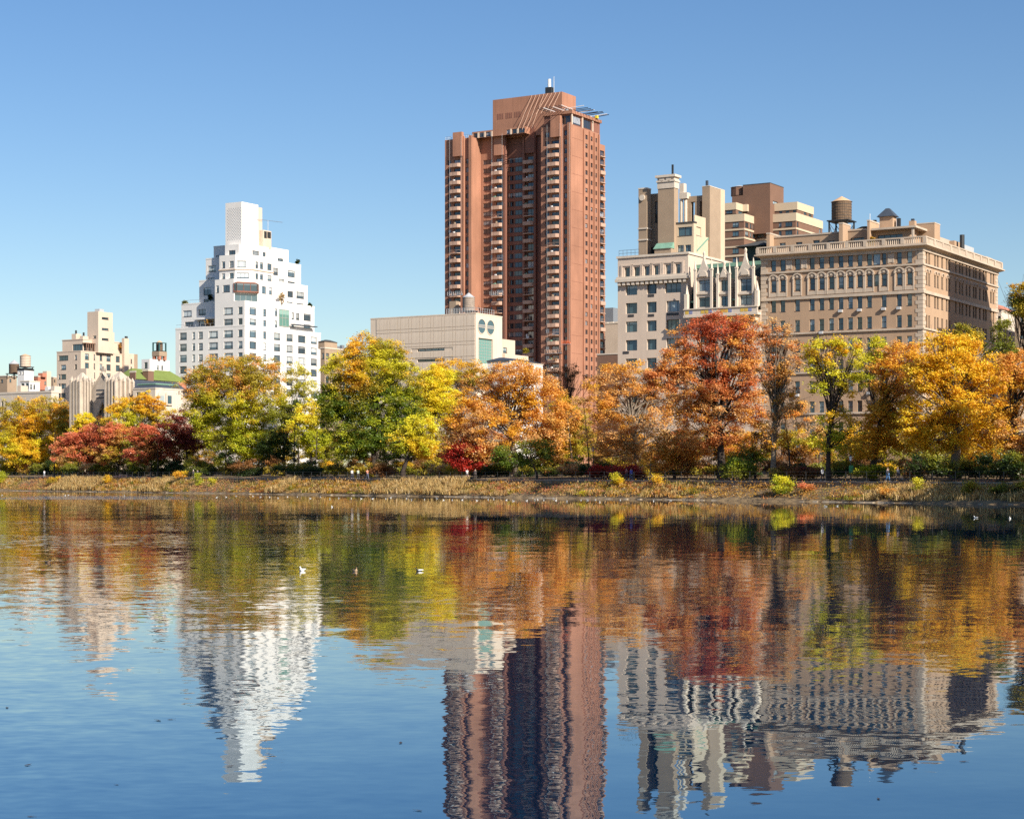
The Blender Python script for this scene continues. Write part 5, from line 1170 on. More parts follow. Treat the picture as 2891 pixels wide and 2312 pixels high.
# ================================================================ trees
def leaf_mat():
    m = bpy.data.materials.new('autumn_leaves'); m.use_nodes = True; nt = m.node_tree; nt.nodes.clear(); L = nt.links.new
    at_ = N(nt,'ShaderNodeAttribute'); at_.attribute_name = 'leaf'
    d = N(nt,'ShaderNodeBsdfDiffuse'); t = N(nt,'ShaderNodeBsdfTranslucent'); mx = N(nt,'ShaderNodeMixShader'); mx.inputs[0].default_value = .42
    g = N(nt,'ShaderNodeBsdfGlossy'); g.inputs['Roughness'].default_value = .45; mg = N(nt,'ShaderNodeMixShader'); mg.inputs[0].default_value = .035
    o = N(nt,'ShaderNodeOutputMaterial')
    L(at_.outputs['Color'], d.inputs[0]); L(at_.outputs['Color'], t.inputs[0]); L(d.outputs[0], mx.inputs[1]); L(t.outputs[0], mx.inputs[2])
    L(mx.outputs[0], mg.inputs[1]); L(g.outputs[0], mg.inputs[2]); L(mg.outputs[0], o.inputs[0]); return m
M['leaf'] = leaf_mat()
M['bark'] = masonry('dark_bark', (.055,.042,.035), .3, 2.5, .95, .3); M['pale_bark'] = masonry('mottled_pale_bark', (.21,.17,.13), .5, 1.6, .9, .35)
COLS = dict(gold=(.70,.42,.025), amber=(.60,.33,.03), lemon=(.74,.54,.03), olive=(.34,.27,.025), moss=(.20,.20,.018), green=(.10,.15,.014), lime=(.36,.38,.02), yg=(.52,.47,.025),
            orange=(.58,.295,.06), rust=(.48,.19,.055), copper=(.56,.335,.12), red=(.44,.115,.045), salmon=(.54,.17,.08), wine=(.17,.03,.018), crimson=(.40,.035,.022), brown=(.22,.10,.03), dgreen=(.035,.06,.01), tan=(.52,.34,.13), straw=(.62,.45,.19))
def leaf_mesh(name, C, col, size, rng, flat=.35):
    """C: leaf centres (n,3); each leaf is a small blade"""
    n = len(C)
    nrm = rng.normal(size=(n,3))*.8; nrm[:,2] = np.abs(nrm[:,2])+flat; nrm += np.array(SUN)*.55;   # leaves turn to the light
    nrm /= np.linalg.norm(nrm,axis=1,keepdims=True)
    a = np.cross(nrm, rng.normal(size=(n,3))); a /= np.linalg.norm(a,axis=1,keepdims=True)+1e-9; b = np.cross(nrm,a)
    s = size*rng.uniform(.6,1.35,(n,1))
    V = np.empty((n,3,3),np.float32)
    V[:,0] = C-a*s*.62; V[:,1] = C+a*s*.5-b*s*.44+nrm*s*.1; V[:,2] = C+a*s*.4+b*s*.44
    me = bpy.data.meshes.new(name); me.vertices.add(n*3); me.vertices.foreach_set('co', V.ravel())
    me.loops.add(n*3); me.loops.foreach_set('vertex_index', np.arange(n*3,dtype=np.int32))
    me.polygons.add(n); me.polygons.foreach_set('loop_start', np.arange(0,n*3,3,dtype=np.int32)); me.polygons.foreach_set('loop_total', np.full(n,3,np.int32))
    ca = me.color_attributes.new('leaf','FLOAT_COLOR','POINT'); c4 = np.ones((n,3,4),np.float32); c4[:,:,:3] = col[:,None,:]; ca.data.foreach_set('color', c4.ravel())
    me.materials.append(M['leaf']); me.update(); me.validate(); return me
def tree(label, trunk_q, t, lobes, top, low, dens=1., leaf=.255, bark='bark', rad=.32, name='autumn_tree', group='autumn trees along the far bank', lean=0., split=.3, seed=None, gap=.0, cat='tree', limbs=26, shift=0.):
    """lobes: crown masses in picture coordinates (2156 px wide); t: metres behind the water's edge"""
    rng = np.random.default_rng(seed if seed is not None else int(trunk_q*7+t)); px = trunk_q*1.341
    if name == 'shrub': lobes = [(c[0],c[1]+15,c[2],c[3]*1.1) for c in lobes]
    elif name == 'understorey_tree': lobes = [(c[0],c[1]+8,c[2],c[3]*1.08) for c in lobes]
    base = px_t(px, t); Y = base.y; m = Y/FPX*1.341                            # metres per picture unit
    root = thing(name, label, cat, base, 0, group)
    zs = [at(c[0]*1.341,Y,c[1]*1.341).z for c in lobes]
    z_hi = max(z+c[3]*m for z,c in zip(zs,lobes)); z_lo = min(z-c[3]*m for z,c in zip(zs,lobes))
    ct = np.array([COLS[k] for k in top]); cl = np.array([COLS[k] for k in low]); phz = rng.uniform(0,9); CC = []; KK = []
    for (cx,cy,rx,ry),z in zip(lobes,zs):
        R = np.array([rx*m, max(rx,ry)*m*.85, ry*m]); c0 = np.array([(cx*1.341-CX)/FPX*Y, Y+rng.uniform(-.45,.45)*R[1], z])
        rc = .55+.09*R[[0,2]].mean(); n = max(10, int(dens*1.34*math.pi*R[0]*R[2]/rc**2*1.5))
        d = rng.normal(size=(n,3)); d /= np.linalg.norm(d,axis=1,keepdims=True); r = rng.uniform(.28,1,n)**.5
        bump = 1+.16*np.sin(d[:,0]*5+cx)*np.sin(d[:,2]*6+cy)+.10*np.sin(d[:,0]*11+d[:,2]*9)
        P = c0+d*R*(r*bump)[:,None]
        if gap: P = P[(np.sin(P[:,0]*.9+cx)+np.sin(P[:,2]*1.1+cy)+np.sin(P[:,1]*.8)) > -2.2+gap*2.2]
        n = len(P); sm = lambda a, ph: (np.sin(P[:,0]*a+ph)+np.sin(P[:,1]*a*.9+ph*1.7)+np.sin(P[:,2]*a*1.15+ph*2.3))/3      # drifts of colour through the crown
        f = np.clip(((P[:,2]-z_lo)/(z_hi-z_lo)-.5-shift)*1.5+.5+.45*sm(.42,phz)+rng.normal(0,.12,n),0,1); f = np.clip((f-.5)*2+.5,0,1)
        pick = lambda c, ph: c[np.clip(((sm(.55,ph)*.75+.5+rng.normal(0,.14,n))*len(c)).astype(int),0,len(c)-1)]
        col = (pick(ct,phz+1)*f[:,None]+pick(cl,phz+2)*(1-f)[:,None])*rng.uniform(.86,1.16,(n,1))*1.38
        k = 84; off = rng.normal(size=(n,k,3))*np.array([.52,.52,.30])*rc*rng.uniform(.7,1.25,(n,1,1))
        Q = (P[:,None,:]+off).reshape(-1,3); q = np.repeat(col,k,0)*rng.uniform(.88,1.12,(n*k,1)); q[:,1] *= rng.uniform(.92,1.06,n*k)
        CC.append(Q); KK.append(q)
    C = np.vstack(CC)-np.array(base); K = np.clip(np.vstack(KK),0,.9)
    keep = C[:,2] > (.05 if name in ('shrub','bank_plant') else .5); C, K = C[keep], K[keep]
    link('crown', leaf_mesh('crown', C, K, leaf*(.70+.22*Y/300), rng), root)
    # trunk and limbs reaching into the crown
    H = z_hi-base.z; zc = max(z_lo-base.z, H*.14); b = MB(); rr = random.Random(int(px)); mx = np.mean([(c[0]*1.341-CX)/FPX*Y for c in lobes])-base.x
    top_p = Vector((mx*.8+lean, 0, H*.62)); pts = [Vector((0,0,-.4)), Vector((.1*rr.uniform(-1,1),0,H*.1)), Vector((mx*.25+lean*.4+rr.uniform(-.3,.3),rr.uniform(-.3,.3),H*split)), top_p*.5+Vector((mx*.2,0,H*.18)), top_p, Vector((mx+lean,0,H*.86))]
    b.tube(pts, [rad*1.45, rad, rad*.82, rad*.6, rad*.38, rad*.08], 8)
    idx = rng.choice(len(C), size=min(limbs,len(C)), replace=False)
    for i in idx:
        e = Vector(C[i]); s = Vector(pts[2]).lerp(pts[4], rr.uniform(0,.9)) if e.z > H*.35 else Vector(pts[1]).lerp(pts[2], rr.uniform(.5,1))
        if e.z < s.z-H*.25: s = Vector(pts[2])
        mid = s.lerp(e,.5)+Vector((rr.uniform(-.6,.6),rr.uniform(-.6,.6),rr.uniform(.0,.08)*H)); r0 = rad*rr.uniform(.2,.42)
        q1 = s.lerp(mid,.5)+Vector((0,0,rr.uniform(-.3,.5))); b.tube([s,q1,mid,mid.lerp(e,.6)+Vector((rr.uniform(-.4,.4),0,.3)),e], [r0,r0*.85,r0*.62,r0*.38,.02], 5)
        for _ in range(2):
            w = e+Vector((rr.uniform(-2,2),rr.uniform(-2,2),rr.uniform(-.5,2))); b.tube([mid,mid.lerp(w,.5)+Vector((0,0,.3)),w],[r0*.4,r0*.25,.015],4)
    link('trunk', b.mesh('trunk', M[bark], True), root)
    return root
G1 = 'autumn trees along the far bank'
# back rows first: trees that only show between and above the others
tree('olive-gold tree at the left edge behind the yellow one', 128, 27, [(125,880,30,34),(140,920,28,34)], ['olive','amber'], ['olive','gold'], .8)
tree('small bright yellow tree in front of the church', 188, 25, [(182,884,22,14),(170,905,20,18)], ['lemon','lemon'], ['lemon','gold'], .9, rad=.16)
tree('yellow-green tree right of the church portal', 272, 24, [(268,862,44,26),(255,888,40,24),(300,885,34,36)], ['yg','gold'], ['yg','lime','moss'], .8)
tree('grey bare-topped tree before the church arch', 215, 27, [(216,895,16,20)], ['brown'], ['brown'], .25, rad=.14, leaf=.3)
tree('small golden tree before the blue slate mansion', 315, 28, [(300,838,22,14),(330,848,16,14),(345,880,26,26)], ['amber','gold'], ['olive','yg'], .7, rad=.18)
tree('pale olive airy tree in front of the white stepped house', 628, 38, [(625,800,36,36),(640,835,30,28),(610,850,30,30)], ['olive','yg'], ['olive','moss'], .38, leaf=.24, rad=.22, gap=.3)
tree('yellow-orange tree behind the bright yellow willow', 965, 52, [(965,783,56,26),(1000,800,40,26),(925,800,36,30)], ['amber','gold'], ['olive','gold'], .7)
tree('greyish half-bare tree below the museum annex', 938, 44, [(950,812,30,30)], ['olive'], ['brown','olive'], .35, rad=.2, gap=.3)
tree('bare twiggy tree at the foot of the brick tower', 1195, 58, [(1185,770,34,34),(1205,800,36,30)], ['brown'], ['brown','rust'], .06, leaf=.24, rad=.2, limbs=46)
tree('olive tree behind the yellow-green locust', 1850, 52, [(1848,740,30,28),(1830,775,40,34)], ['yg','lime'], ['lime','moss'], .6)
tree('dark olive tree at the corner of the buff palazzo', 2035, 60, [(2030,705,28,22),(2050,725,30,22)], ['olive','moss'], ['moss','dgreen'], .7)
tree('dull green ivy-clad tree at the right behind the big golden plane', 2115, 58, [(2112,700,24,34),(2118,745,34,34),(2125,790,30,30)], ['moss','olive'], ['green','moss'], .6, gap=.2)
tree('tall golden oak rising into the sky at the right edge', 2165, 34, [(2158,618,34,30),(2150,650,26,24),(2190,640,50,60)], ['amber','gold'], ['olive','moss'], .8, limbs=40)
tree('golden understorey tree left of the sycamore', 1690, 30, [(1690,875,40,32),(1700,930,44,36)], ['tan','orange'], ['amber','brown'], .3, leaf=.27, rad=.16, gap=.3)
CN = dict(amber='golden',olive='olive',gold='golden',copper='copper',rust='russet',moss='dull green',dgreen='dark green',brown='brown')
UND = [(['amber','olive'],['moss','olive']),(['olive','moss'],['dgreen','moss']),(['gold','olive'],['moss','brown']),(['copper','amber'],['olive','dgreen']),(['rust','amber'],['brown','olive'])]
for i in range(30):
    rr = random.Random(i); q = 20+i*74+rr.uniform(-20,20); t_ = rr.uniform(20,26) if q < 420 else rr.uniform(22,44); a, c = UND[0 if q > 1900 else rr.randrange(3) if q < 950 else 2+rr.randrange(3)]
    later(tree('low tree filling the shade between the larger trees', q, t_, [(q-18,938+rr.uniform(-14,10),32,32),(q+22,944+rr.uniform(-14,10),34,30),(q,915+rr.uniform(-8,14),26,22),(q,968,40,18)], a, c, .55, name='understorey_tree', group='low trees in the shade of the belt', rad=.15, limbs=16, seed=500+i), q, f'low {CN[a[0]]} filler tree', 'shaded behind')
# front rows, from the left
tree('golden yellow rounded tree at the left edge', 62, 22, [(40,880,50,44),(95,868,48,36),(20,925,42,42),(85,920,50,42),(60,955,56,28),(130,915,26,40)], ['amber','gold','olive'], ['gold','lemon','yg','gold'])
tree('salmon-red spreading low tree, left of the two', 165, 16, [(165,935,46,28),(200,915,36,20),(140,955,34,26),(190,955,40,24)], ['salmon','salmon','orange'], ['salmon','copper','olive'], .95, leaf=.27, rad=.2, split=.2)
tree('salmon-red spreading low tree, right of the two', 248, 17, [(240,915,38,24),(270,925,38,28),(225,945,40,28),(265,955,44,24)], ['salmon','orange','red'], ['salmon','copper','olive'], .95, leaf=.27, rad=.2, split=.2)
tree('rose-red low tree between the salmon trees and the dark red one', 318, 15, [(312,918,38,30),(335,945,40,26),(300,955,38,22)], ['red','salmon'], ['salmon','salmon','brown'], .9, leaf=.27, rad=.2, split=.2)
tree('dark wine-red tree left of the green and gold maple', 392, 20, [(385,895,48,30),(415,925,40,30),(365,925,34,26)], ['wine','wine','red'], ['wine','brown'], .8, leaf=.27, rad=.22, gap=.2)
tree('large maple turning from orange top to green skirt, left of centre', 520, 22, [(485,785,66,38),(540,790,56,40),(430,815,54,46),(480,840,64,46),(560,845,48,56),(520,885,62,46),(460,905,46,40),(535,935,56,34),(425,870,40,36)], ['amber','olive','orange','olive'], ['lime','moss','yg','lime'], 1.05, rad=.48, limbs=36, shift=.14)
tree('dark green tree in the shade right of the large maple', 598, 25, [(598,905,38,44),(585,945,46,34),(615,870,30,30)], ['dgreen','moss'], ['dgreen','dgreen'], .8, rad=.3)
tree('yellow-green slender tree left of the big green maple', 655, 24, [(650,868,34,32),(640,905,34,34),(662,930,34,34)], ['yg','lemon'], ['yg','lime'], .85)
tree('biggest green maple with a yellow crown, below the museum annex', 788, 17, [(768,738,52,36),(815,752,44,34),(735,775,50,36),(790,790,64,44),(845,805,46,44),(725,830,54,42),(790,850,74,50),(855,860,40,46),(715,890,48,46),(775,910,66,44),(840,915,50,40),(745,945,50,28),(700,850,32,40)], ['amber','gold','olive','yg'], ['green','lime','green','moss','lime','green'], 1.1, rad=.55, limbs=44, shift=.2)
tree('bright yellow feathery tree behind the biggest green maple', 905, 30, [(915,798,40,30),(930,835,42,34),(895,840,30,44),(915,870,40,34)], ['lemon','lemon'], ['lemon','yg'], 1.1, leaf=.24, rad=.25)
tree('leaning yellow-green tree with a forked dark trunk near the annex', 848, 14, [(860,930,44,30),(885,900,36,34),(895,945,28,26)], ['yg','lemon'], ['lime','gold'], .8, lean=1.0, rad=.4)
tree('great orange plane tree with pale spreading limbs at centre', 1088, 17, [(1075,795,70,36),(1120,815,62,40),(1020,830,56,44),(1080,850,74,46),(1150,860,56,50),(1000,880,56,46),(965,915,40,44),(1050,905,60,42),(1130,905,66,46),(1010,950,50,30)], ['copper','orange','orange','amber'], ['orange','copper','copper','amber'], .74, bark='pale_bark', rad=.5, limbs=60, gap=.2)
tree('green-gold tree right behind the great orange plane', 1170, 26, [(1190,885,50,48),(1170,930,60,36),(1215,920,40,40)], ['amber','olive','orange'], ['moss','olive','amber'], .8)
tree('green shrubby tree under the great orange plane', 1130, 11, [(1130,950,52,30),(1075,955,36,26)], ['green','moss'], ['dgreen','green'], .7, rad=.18, name='understorey_tree')
tree('small fiery red maple in front of the orange plane', 985, 10, [(985,945,36,26),(962,958,28,22),(1008,955,26,26),(985,978,34,14)], ['crimson','red'], ['crimson','crimson','red'], 1.0, leaf=.24, rad=.16, name='red_maple')
tree('orange plane tree left of the red oak, limestone showing through', 1340, 17, [(1290,790,50,32),(1350,795,50,36),(1260,835,40,44),(1320,850,60,48),(1385,850,40,56),(1280,905,56,46),(1355,920,60,46),(1310,960,60,26)], ['copper','orange','amber'], ['orange','copper','tan'], .62, bark='pale_bark', rad=.42, limbs=54, gap=.25)
tree('tallest red-orange oak in front of the gothic town house', 1520, 15, [(1520,690,58,32),(1565,705,42,34),(1465,720,52,38),(1420,765,46,36),(1390,800,34,34),(1530,750,72,42),(1470,795,64,44),(1560,805,56,44),(1510,850,72,44),(1450,860,50,40),(1575,860,40,44),(1530,905,66,38),(1480,915,50,36)], ['red','rust','orange','rust'], ['rust','orange','copper','rust'], .74, rad=.55, limbs=70, gap=.28)
tree('thin brown-orange tree between the red oak and the yellow locust', 1628, 11, [(1630,705,40,34),(1655,755,38,44),(1625,800,36,44),(1650,860,36,46),(1625,915,38,36)], ['copper','rust','brown'], ['copper','amber','brown'], .36, leaf=.27, bark='pale_bark', rad=.36, limbs=64, gap=.35)
tree('orange bushy tree below the red oak on its left', 1420, 13, [(1415,935,48,36),(1460,950,46,30),(1385,960,40,28)], ['orange','copper'], ['orange','amber','rust'], .8, rad=.2, name='understorey_tree')
tree('golden bush tree to the right of the red oak trunk', 1590, 14, [(1595,930,36,36),(1570,960,36,22)], ['orange','amber'], ['amber','green'], .7, rad=.16, name='understorey_tree')
tree('bright green shrub right beside the red oak trunk', 1545, 9, [(1548,968,30,22),(1570,975,24,16)], ['green','lime'], ['green','moss'], .9, rad=.1, leaf=.24, name='shrub', group='shrubs under the trees', cat='shrub')
tree('airy yellow-green honey locust in front of the buff palazzo', 1745, 12, [(1735,735,48,28),(1785,730,40,28),(1715,765,36,24),(1770,770,50,28),(1745,815,46,24),(1790,810,34,26),(1770,880,44,28),(1735,925,42,26),(1790,930,44,26)], ['yg','gold','yg'], ['yg','lime','gold'], .40, leaf=.26, rad=.32, limbs=50, gap=.22)
tree('orange-gold tree between the locust and the big golden plane', 1838, 13, [(1870,795,44,40),(1900,750,48,34),(1880,850,48,44),(1850,890,44,38),(1900,915,52,42),(1830,940,44,30)], ['amber','orange','amber'], ['amber','gold','orange'], .85, rad=.4, limbs=40)
tree('huge golden plane tree with pale limbs at the right', 2010, 16, [(1990,745,60,40),(2045,745,54,38),(1950,790,52,46),(2010,800,70,48),(2080,800,48,52),(1965,855,60,48),(2035,865,66,48),(2095,870,46,48),(1985,920,66,40),(2060,925,60,38),(1930,900,40,44)], ['gold','gold','amber'], ['amber','gold','gold'], .95, bark='pale_bark', rad=.6, limbs=60, gap=.1)
tree('orange-brown tree cut by the right edge', 2135, 14, [(2130,775,40,40),(2150,830,40,46),(2125,900,44,44),(2150,950,46,36)], ['amber','orange'], ['brown','copper','amber'], .8, rad=.4)
tree('dark evergreen shrub under the golden plane', 1960, 10, [(1955,965,44,22),(1990,970,36,20)], ['dgreen','moss'], ['dgreen'], .9, rad=.12, leaf=.26, name='shrub', group='shrubs under the trees', cat='shrub')
tree('dark evergreen shrub at the foot of the right-edge tree', 2105, 11, [(2100,962,50,26),(2150,965,40,28)], ['dgreen','moss'], ['dgreen'], .9, rad=.12, leaf=.26, name='shrub', group='shrubs under the trees', cat='shrub')
# shrubs in the shade
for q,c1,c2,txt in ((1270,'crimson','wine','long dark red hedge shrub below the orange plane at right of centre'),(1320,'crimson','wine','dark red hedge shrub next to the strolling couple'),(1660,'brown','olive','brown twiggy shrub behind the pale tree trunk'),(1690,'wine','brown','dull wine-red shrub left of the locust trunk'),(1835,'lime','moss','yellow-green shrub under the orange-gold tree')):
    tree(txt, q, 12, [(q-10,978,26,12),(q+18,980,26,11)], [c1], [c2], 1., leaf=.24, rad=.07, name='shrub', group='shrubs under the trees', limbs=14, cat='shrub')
rr = random.Random(11)
for i in range(70):
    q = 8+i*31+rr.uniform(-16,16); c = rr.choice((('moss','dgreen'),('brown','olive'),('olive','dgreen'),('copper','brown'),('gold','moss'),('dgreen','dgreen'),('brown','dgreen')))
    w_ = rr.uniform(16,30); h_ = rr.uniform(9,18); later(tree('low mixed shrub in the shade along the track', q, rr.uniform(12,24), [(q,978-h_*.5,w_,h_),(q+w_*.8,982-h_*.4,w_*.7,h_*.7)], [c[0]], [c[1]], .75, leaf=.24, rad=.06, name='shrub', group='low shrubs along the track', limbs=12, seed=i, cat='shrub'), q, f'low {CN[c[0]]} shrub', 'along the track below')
# plain dark stems standing in the shade
b_ = 0
for i in range(26):
    q = 30+i*82+rr.uniform(-30,30); p = px_t(q*1.341, rr.uniform(13,34)); h = rr.uniform(7,13); b = MB(); l = rr.uniform(-1.4,1.4)
    t_ = thing('slender_tree', 'slender dark leafless stem standing in the shade of the tree belt', 'tree', p, 0, 'slender stems in the tree belt'); r0 = rr.uniform(.09,.2)
    b.tube([Vector((0,0,-.3)),Vector((l*.2,0,h*.35)),Vector((l*.6,0,h*.7)),Vector((l,0,h))],[r0,r0*.8,r0*.5,.03],6)
    link('trunk', b.mesh('trunk', M['bark'], True), t_); b = MB()
    for _ in range(7):
        f = rr.uniform(.3,.9); s_ = Vector((l*f,0,h*f)); e = s_+Vector((rr.uniform(-2.6,2.6),rr.uniform(-2,2),rr.uniform(.8,3))); b.tube([s_,s_.lerp(e,.5)+Vector((0,0,-.2)),e],[r0*.4,r0*.25,.015],4)
    link('branches', b.mesh('branches', M['bark'], True), t_); later(t_, q, 'slender dark leafless stem', 'shaded near')
# ================================================================ plants of the bank
def grass():
    rng = np.random.default_rng(4); n = 5200
    s = rng.uniform(-12,378,n); t = 1.0+4.7*rng.random(n)**.9
    P = [px for px in np.interp(s, [0,345], [2891,0])]
    patch = np.sin(s*.11)+np.sin(s*.043+2)+.6*np.sin(s*.31+1); keep = rng.random(n) < np.clip(.55+.28*patch,.15,1)*np.interp(s,[0,70,160],[.75,.95,1]); s, t, patch = s[keep], t[keep], patch[keep]; n = len(s)
    base = np.array([shore(a,b) for a,b in zip(s,t)])
    h = np.clip(.40+.26*patch+.55*(rng.random(n)**3),.2,1.5)*np.interp(s,[0,60,150,400],[.75,.8,1,1])*(1.0-.12*(t-3)/3)
    pal = np.array([COLS[k] for k in ('tan','straw','straw','copper','tan','orange','olive','tan','amber','moss','rust')])*1.1
    ci = rng.integers(0,len(pal),n); ci = np.where(patch > .7, rng.integers(0,3,n), ci)
    k = 30
    r = rng.normal(size=(n,k,2))*.32; b0 = base[:,None,:]+np.dstack([r,np.zeros((n,k))]); hh = h[:,None]*rng.uniform(.45,1.25,(n,k)); ln = rng.normal(size=(n,k,2))*.28*hh[:,:,None]
    tip = b0+np.dstack([ln,hh]); w = .035+.025*rng.random((n,k)); ang = rng.uniform(0,math.pi,(n,k)); side = np.dstack([np.cos(ang)*w,np.sin(ang)*w,np.zeros((n,k))])
    mid = b0*.45+tip*.55+np.dstack([-ln*.18,hh*.06])
    V = np.stack([b0-side,b0+side,mid+side*.9,tip,mid-side*.9],2).reshape(-1,3).astype(np.float32); m = n*k
    col = (pal[ci][:,None,:]*rng.uniform(.7,1.25,(n,k,1))).reshape(-1,3)
    o0 = np.array(shore(0,3)); V -= o0
    me = bpy.data.meshes.new('bank_grass'); me.vertices.add(m*5); me.vertices.foreach_set('co', V.ravel())
    me.loops.add(m*5); me.loops.foreach_set('vertex_index', np.arange(m*5,dtype=np.int32)); me.polygons.add(m)
    me.polygons.foreach_set('loop_start', np.arange(0,m*5,5,dtype=np.int32)); me.polygons.foreach_set('loop_total', np.full(m,5,np.int32))
    ca = me.color_attributes.new('leaf','FLOAT_COLOR','POINT'); c4 = np.ones((m,5,4),np.float32); c4[:,:,:3] = col[:,None,:]; ca.data.foreach_set('color', c4.ravel())
    me.materials.append(M['leaf']); me.update(); me.validate()
    tag(link('bank_grass', me, None, tuple(o0)), 'dry tan grass and reeds covering the bank', kind='stuff')
    # low weeds among the grass
    n = 4200; s = rng.uniform(-12,378,n); t = rng.uniform(1.0,5.4,n); B_ = np.array([shore(a,b) for a,b in zip(s,t)]); B_[:,2] += rng.uniform(.1,.5,n)
    pal = np.array([COLS[k] for k in ('copper','tan','olive','orange','brown','amber','moss','salmon')])*1.0; zone = (np.floor(s/14)+rng.integers(0,3,n)).astype(int)%len(pal)
    k = 14; C = (B_[:,None,:]+rng.normal(size=(n,k,3))*np.array([.4,.4,.22])).reshape(-1,3); col = np.repeat(pal[zone],k,0)*rng.uniform(.65,1.25,(n*k,1))
    tag(link('bank_weeds', leaf_mesh('bank_weeds', C-o0, col, .16, rng), None, tuple(o0)), 'low russet and olive weeds among the dry grass', kind='stuff')
grass()
GB = 'plants growing on the bank'
def bank_plant(label, q, t, lobes, c1, c2, leaf=.16, dens=1.2, name='bank_plant', cat='plant'):
    return tree(label, q, t, lobes, c1, c2, dens, leaf=leaf, rad=.04, name=name, group=GB, limbs=10, cat=cat)
bank_plant('tall lime-green shrub leaning over the stone edging', 1648, 2.6, [(1642,1032,14,14),(1655,1018,12,14),(1640,1012,9,9),(1660,1036,10,12)], ['lime','yg'], ['lime','green'], .2)
bank_plant('upright yellow weed before the dark red hedge', 1298, 4.2, [(1297,1006,6,11),(1302,1016,8,9)], ['lemon','yg'], ['gold','olive'])
bank_plant('second upright yellow weed, right of the strolling couple', 1384, 4.0, [(1383,1010,8,13),(1388,1022,9,8)], ['gold','yg'], ['gold','copper'])
bank_plant('flat yellow-green weed at the water, right of centre', 1230, 1.9, [(1229,1043,14,8)], ['yg','lime'], ['lime'])
bank_plant('lime weed spike on the left bank', 419, 3.6, [(416,1006,5,13),(422,1018,7,8)], ['lime','yg'], ['lime'])
bank_plant('smaller lime weed beside the spike on the left bank', 446, 3.2, [(446,1016,6,11)], ['yg'], ['lime'])
bank_plant('broad golden weed on the left bank', 115, 3.8, [(108,1014,11,9),(120,1010,9,9)], ['gold','yg'], ['olive'])
bank_plant('thin golden weed on the left bank', 226, 3.6, [(226,1008,6,11)], ['gold'], ['gold'])
bank_plant('orange goldenrod clump standing above the reeds on the left', 380, 4.6, [(372,1000,8,6),(384,999,8,6)], ['gold','amber'], ['amber'])
bank_plant('green-yellow bush cut by the left edge', 4, 3.8, [(2,1004,12,15),(8,1012,10,8)], ['lime','yg'], ['yg','olive'])
bank_plant('spreading orange bush low on the right bank', 1882, 2.8, [(1868,1034,16,9),(1892,1036,18,9)], ['orange','amber'], ['orange','copper'])
bank_plant('russet low bush right of the lime shrub', 1695, 3.2, [(1695,1026,18,10)], ['salmon','copper'], ['rust','tan'])
bank_plant('olive weed clump, first from the sunlit end of the right bank', 1932, 3.0, [(1930,1022,9,14)], ['yg','olive'], ['moss'])
bank_plant('big olive shrub on the shaded right bank', 2045, 3.0, [(2038,1026,13,13),(2055,1032,12,10)], ['olive','yg'], ['moss','dgreen'], .2)
bank_plant('dark green shrub on the shaded right bank beyond the olive one', 2108, 2.8, [(2100,1034,14,9),(2118,1030,12,10)], ['moss'], ['dgreen'], .2)
bank_plant('dark shrub cut by the right edge on the bank', 2146, 2.8, [(2146,1028,12,12)], ['olive'], ['dgreen'], .2)
M['aster'] = plain('aster_petals', (.42,.33,.62))
b = MB(); rr = random.Random(2); p0 = px_t(258*1.341,5.9)
fl = thing('aster_clump', 'patch of pale purple asters at the kerb on the left', 'flowers', p0, 0, GB)
st = MB()
for i in range(150):
    x, y, z = rr.uniform(-2.2,2.2), rr.uniform(-.5,.5), rr.uniform(.35,.8); st.bar((x*.95,y,0),(x,y,z),.012,3); b.cyl(x,y,z,z+.03,.02,.10,7)
link('stems', st.mesh('stems', M['bark']), fl)['kind'] = 'stuff'; link('blossoms', b.mesh('blossoms', M['aster']), fl)['kind'] = 'stuff'
# trees beyond the right edge that shade the end of the bank
for k,(s_,t_) in enumerate(((-10,7.5),(-17,9.5),(-25,8),(-34,10))):
    p = shore(s_,t_); r = np.random.default_rng(90+k); n = 260; P = r.normal(size=(n,3)); P /= np.linalg.norm(P,axis=1,keepdims=True); P *= np.array([6.5,6.5,7])*r.uniform(.5,1,(n,1)); P[:,2] += 10.5
    C = (P[:,None,:]+r.normal(size=(n,24,3))*.8).reshape(-1,3); t0 = thing('autumn_tree',f'golden tree beyond the right edge, {ORD[k]} from the frame','tree',p,0,'trees beyond the right edge')
    link('crown', leaf_mesh('crown', C, np.tile(np.array(COLS['amber']),(len(C),1)), .5, r), t0); link('trunk', MB().tube([Vector((0,0,-.3)),Vector((0,0,6)),Vector((.4,0,13))],[.5,.38,.1],8).mesh('trunk', M['bark'], True), t0)
tree('broad golden tree standing outside the right edge, nearer the frame', 2235, 17, [(2225,800,56,46),(2260,850,60,50),(2215,900,54,44),(2265,930,58,40)], ['gold','amber'], ['amber','olive'], .7, rad=.45, group='trees beyond the right edge')
tree('broad orange tree standing outside the right edge, farther out', 2345, 18, [(2340,810,60,46),(2370,870,60,50),(2325,910,56,44),(2370,945,58,36)], ['orange','amber'], ['copper','olive'], .6, rad=.45, group='trees beyond the right edge')
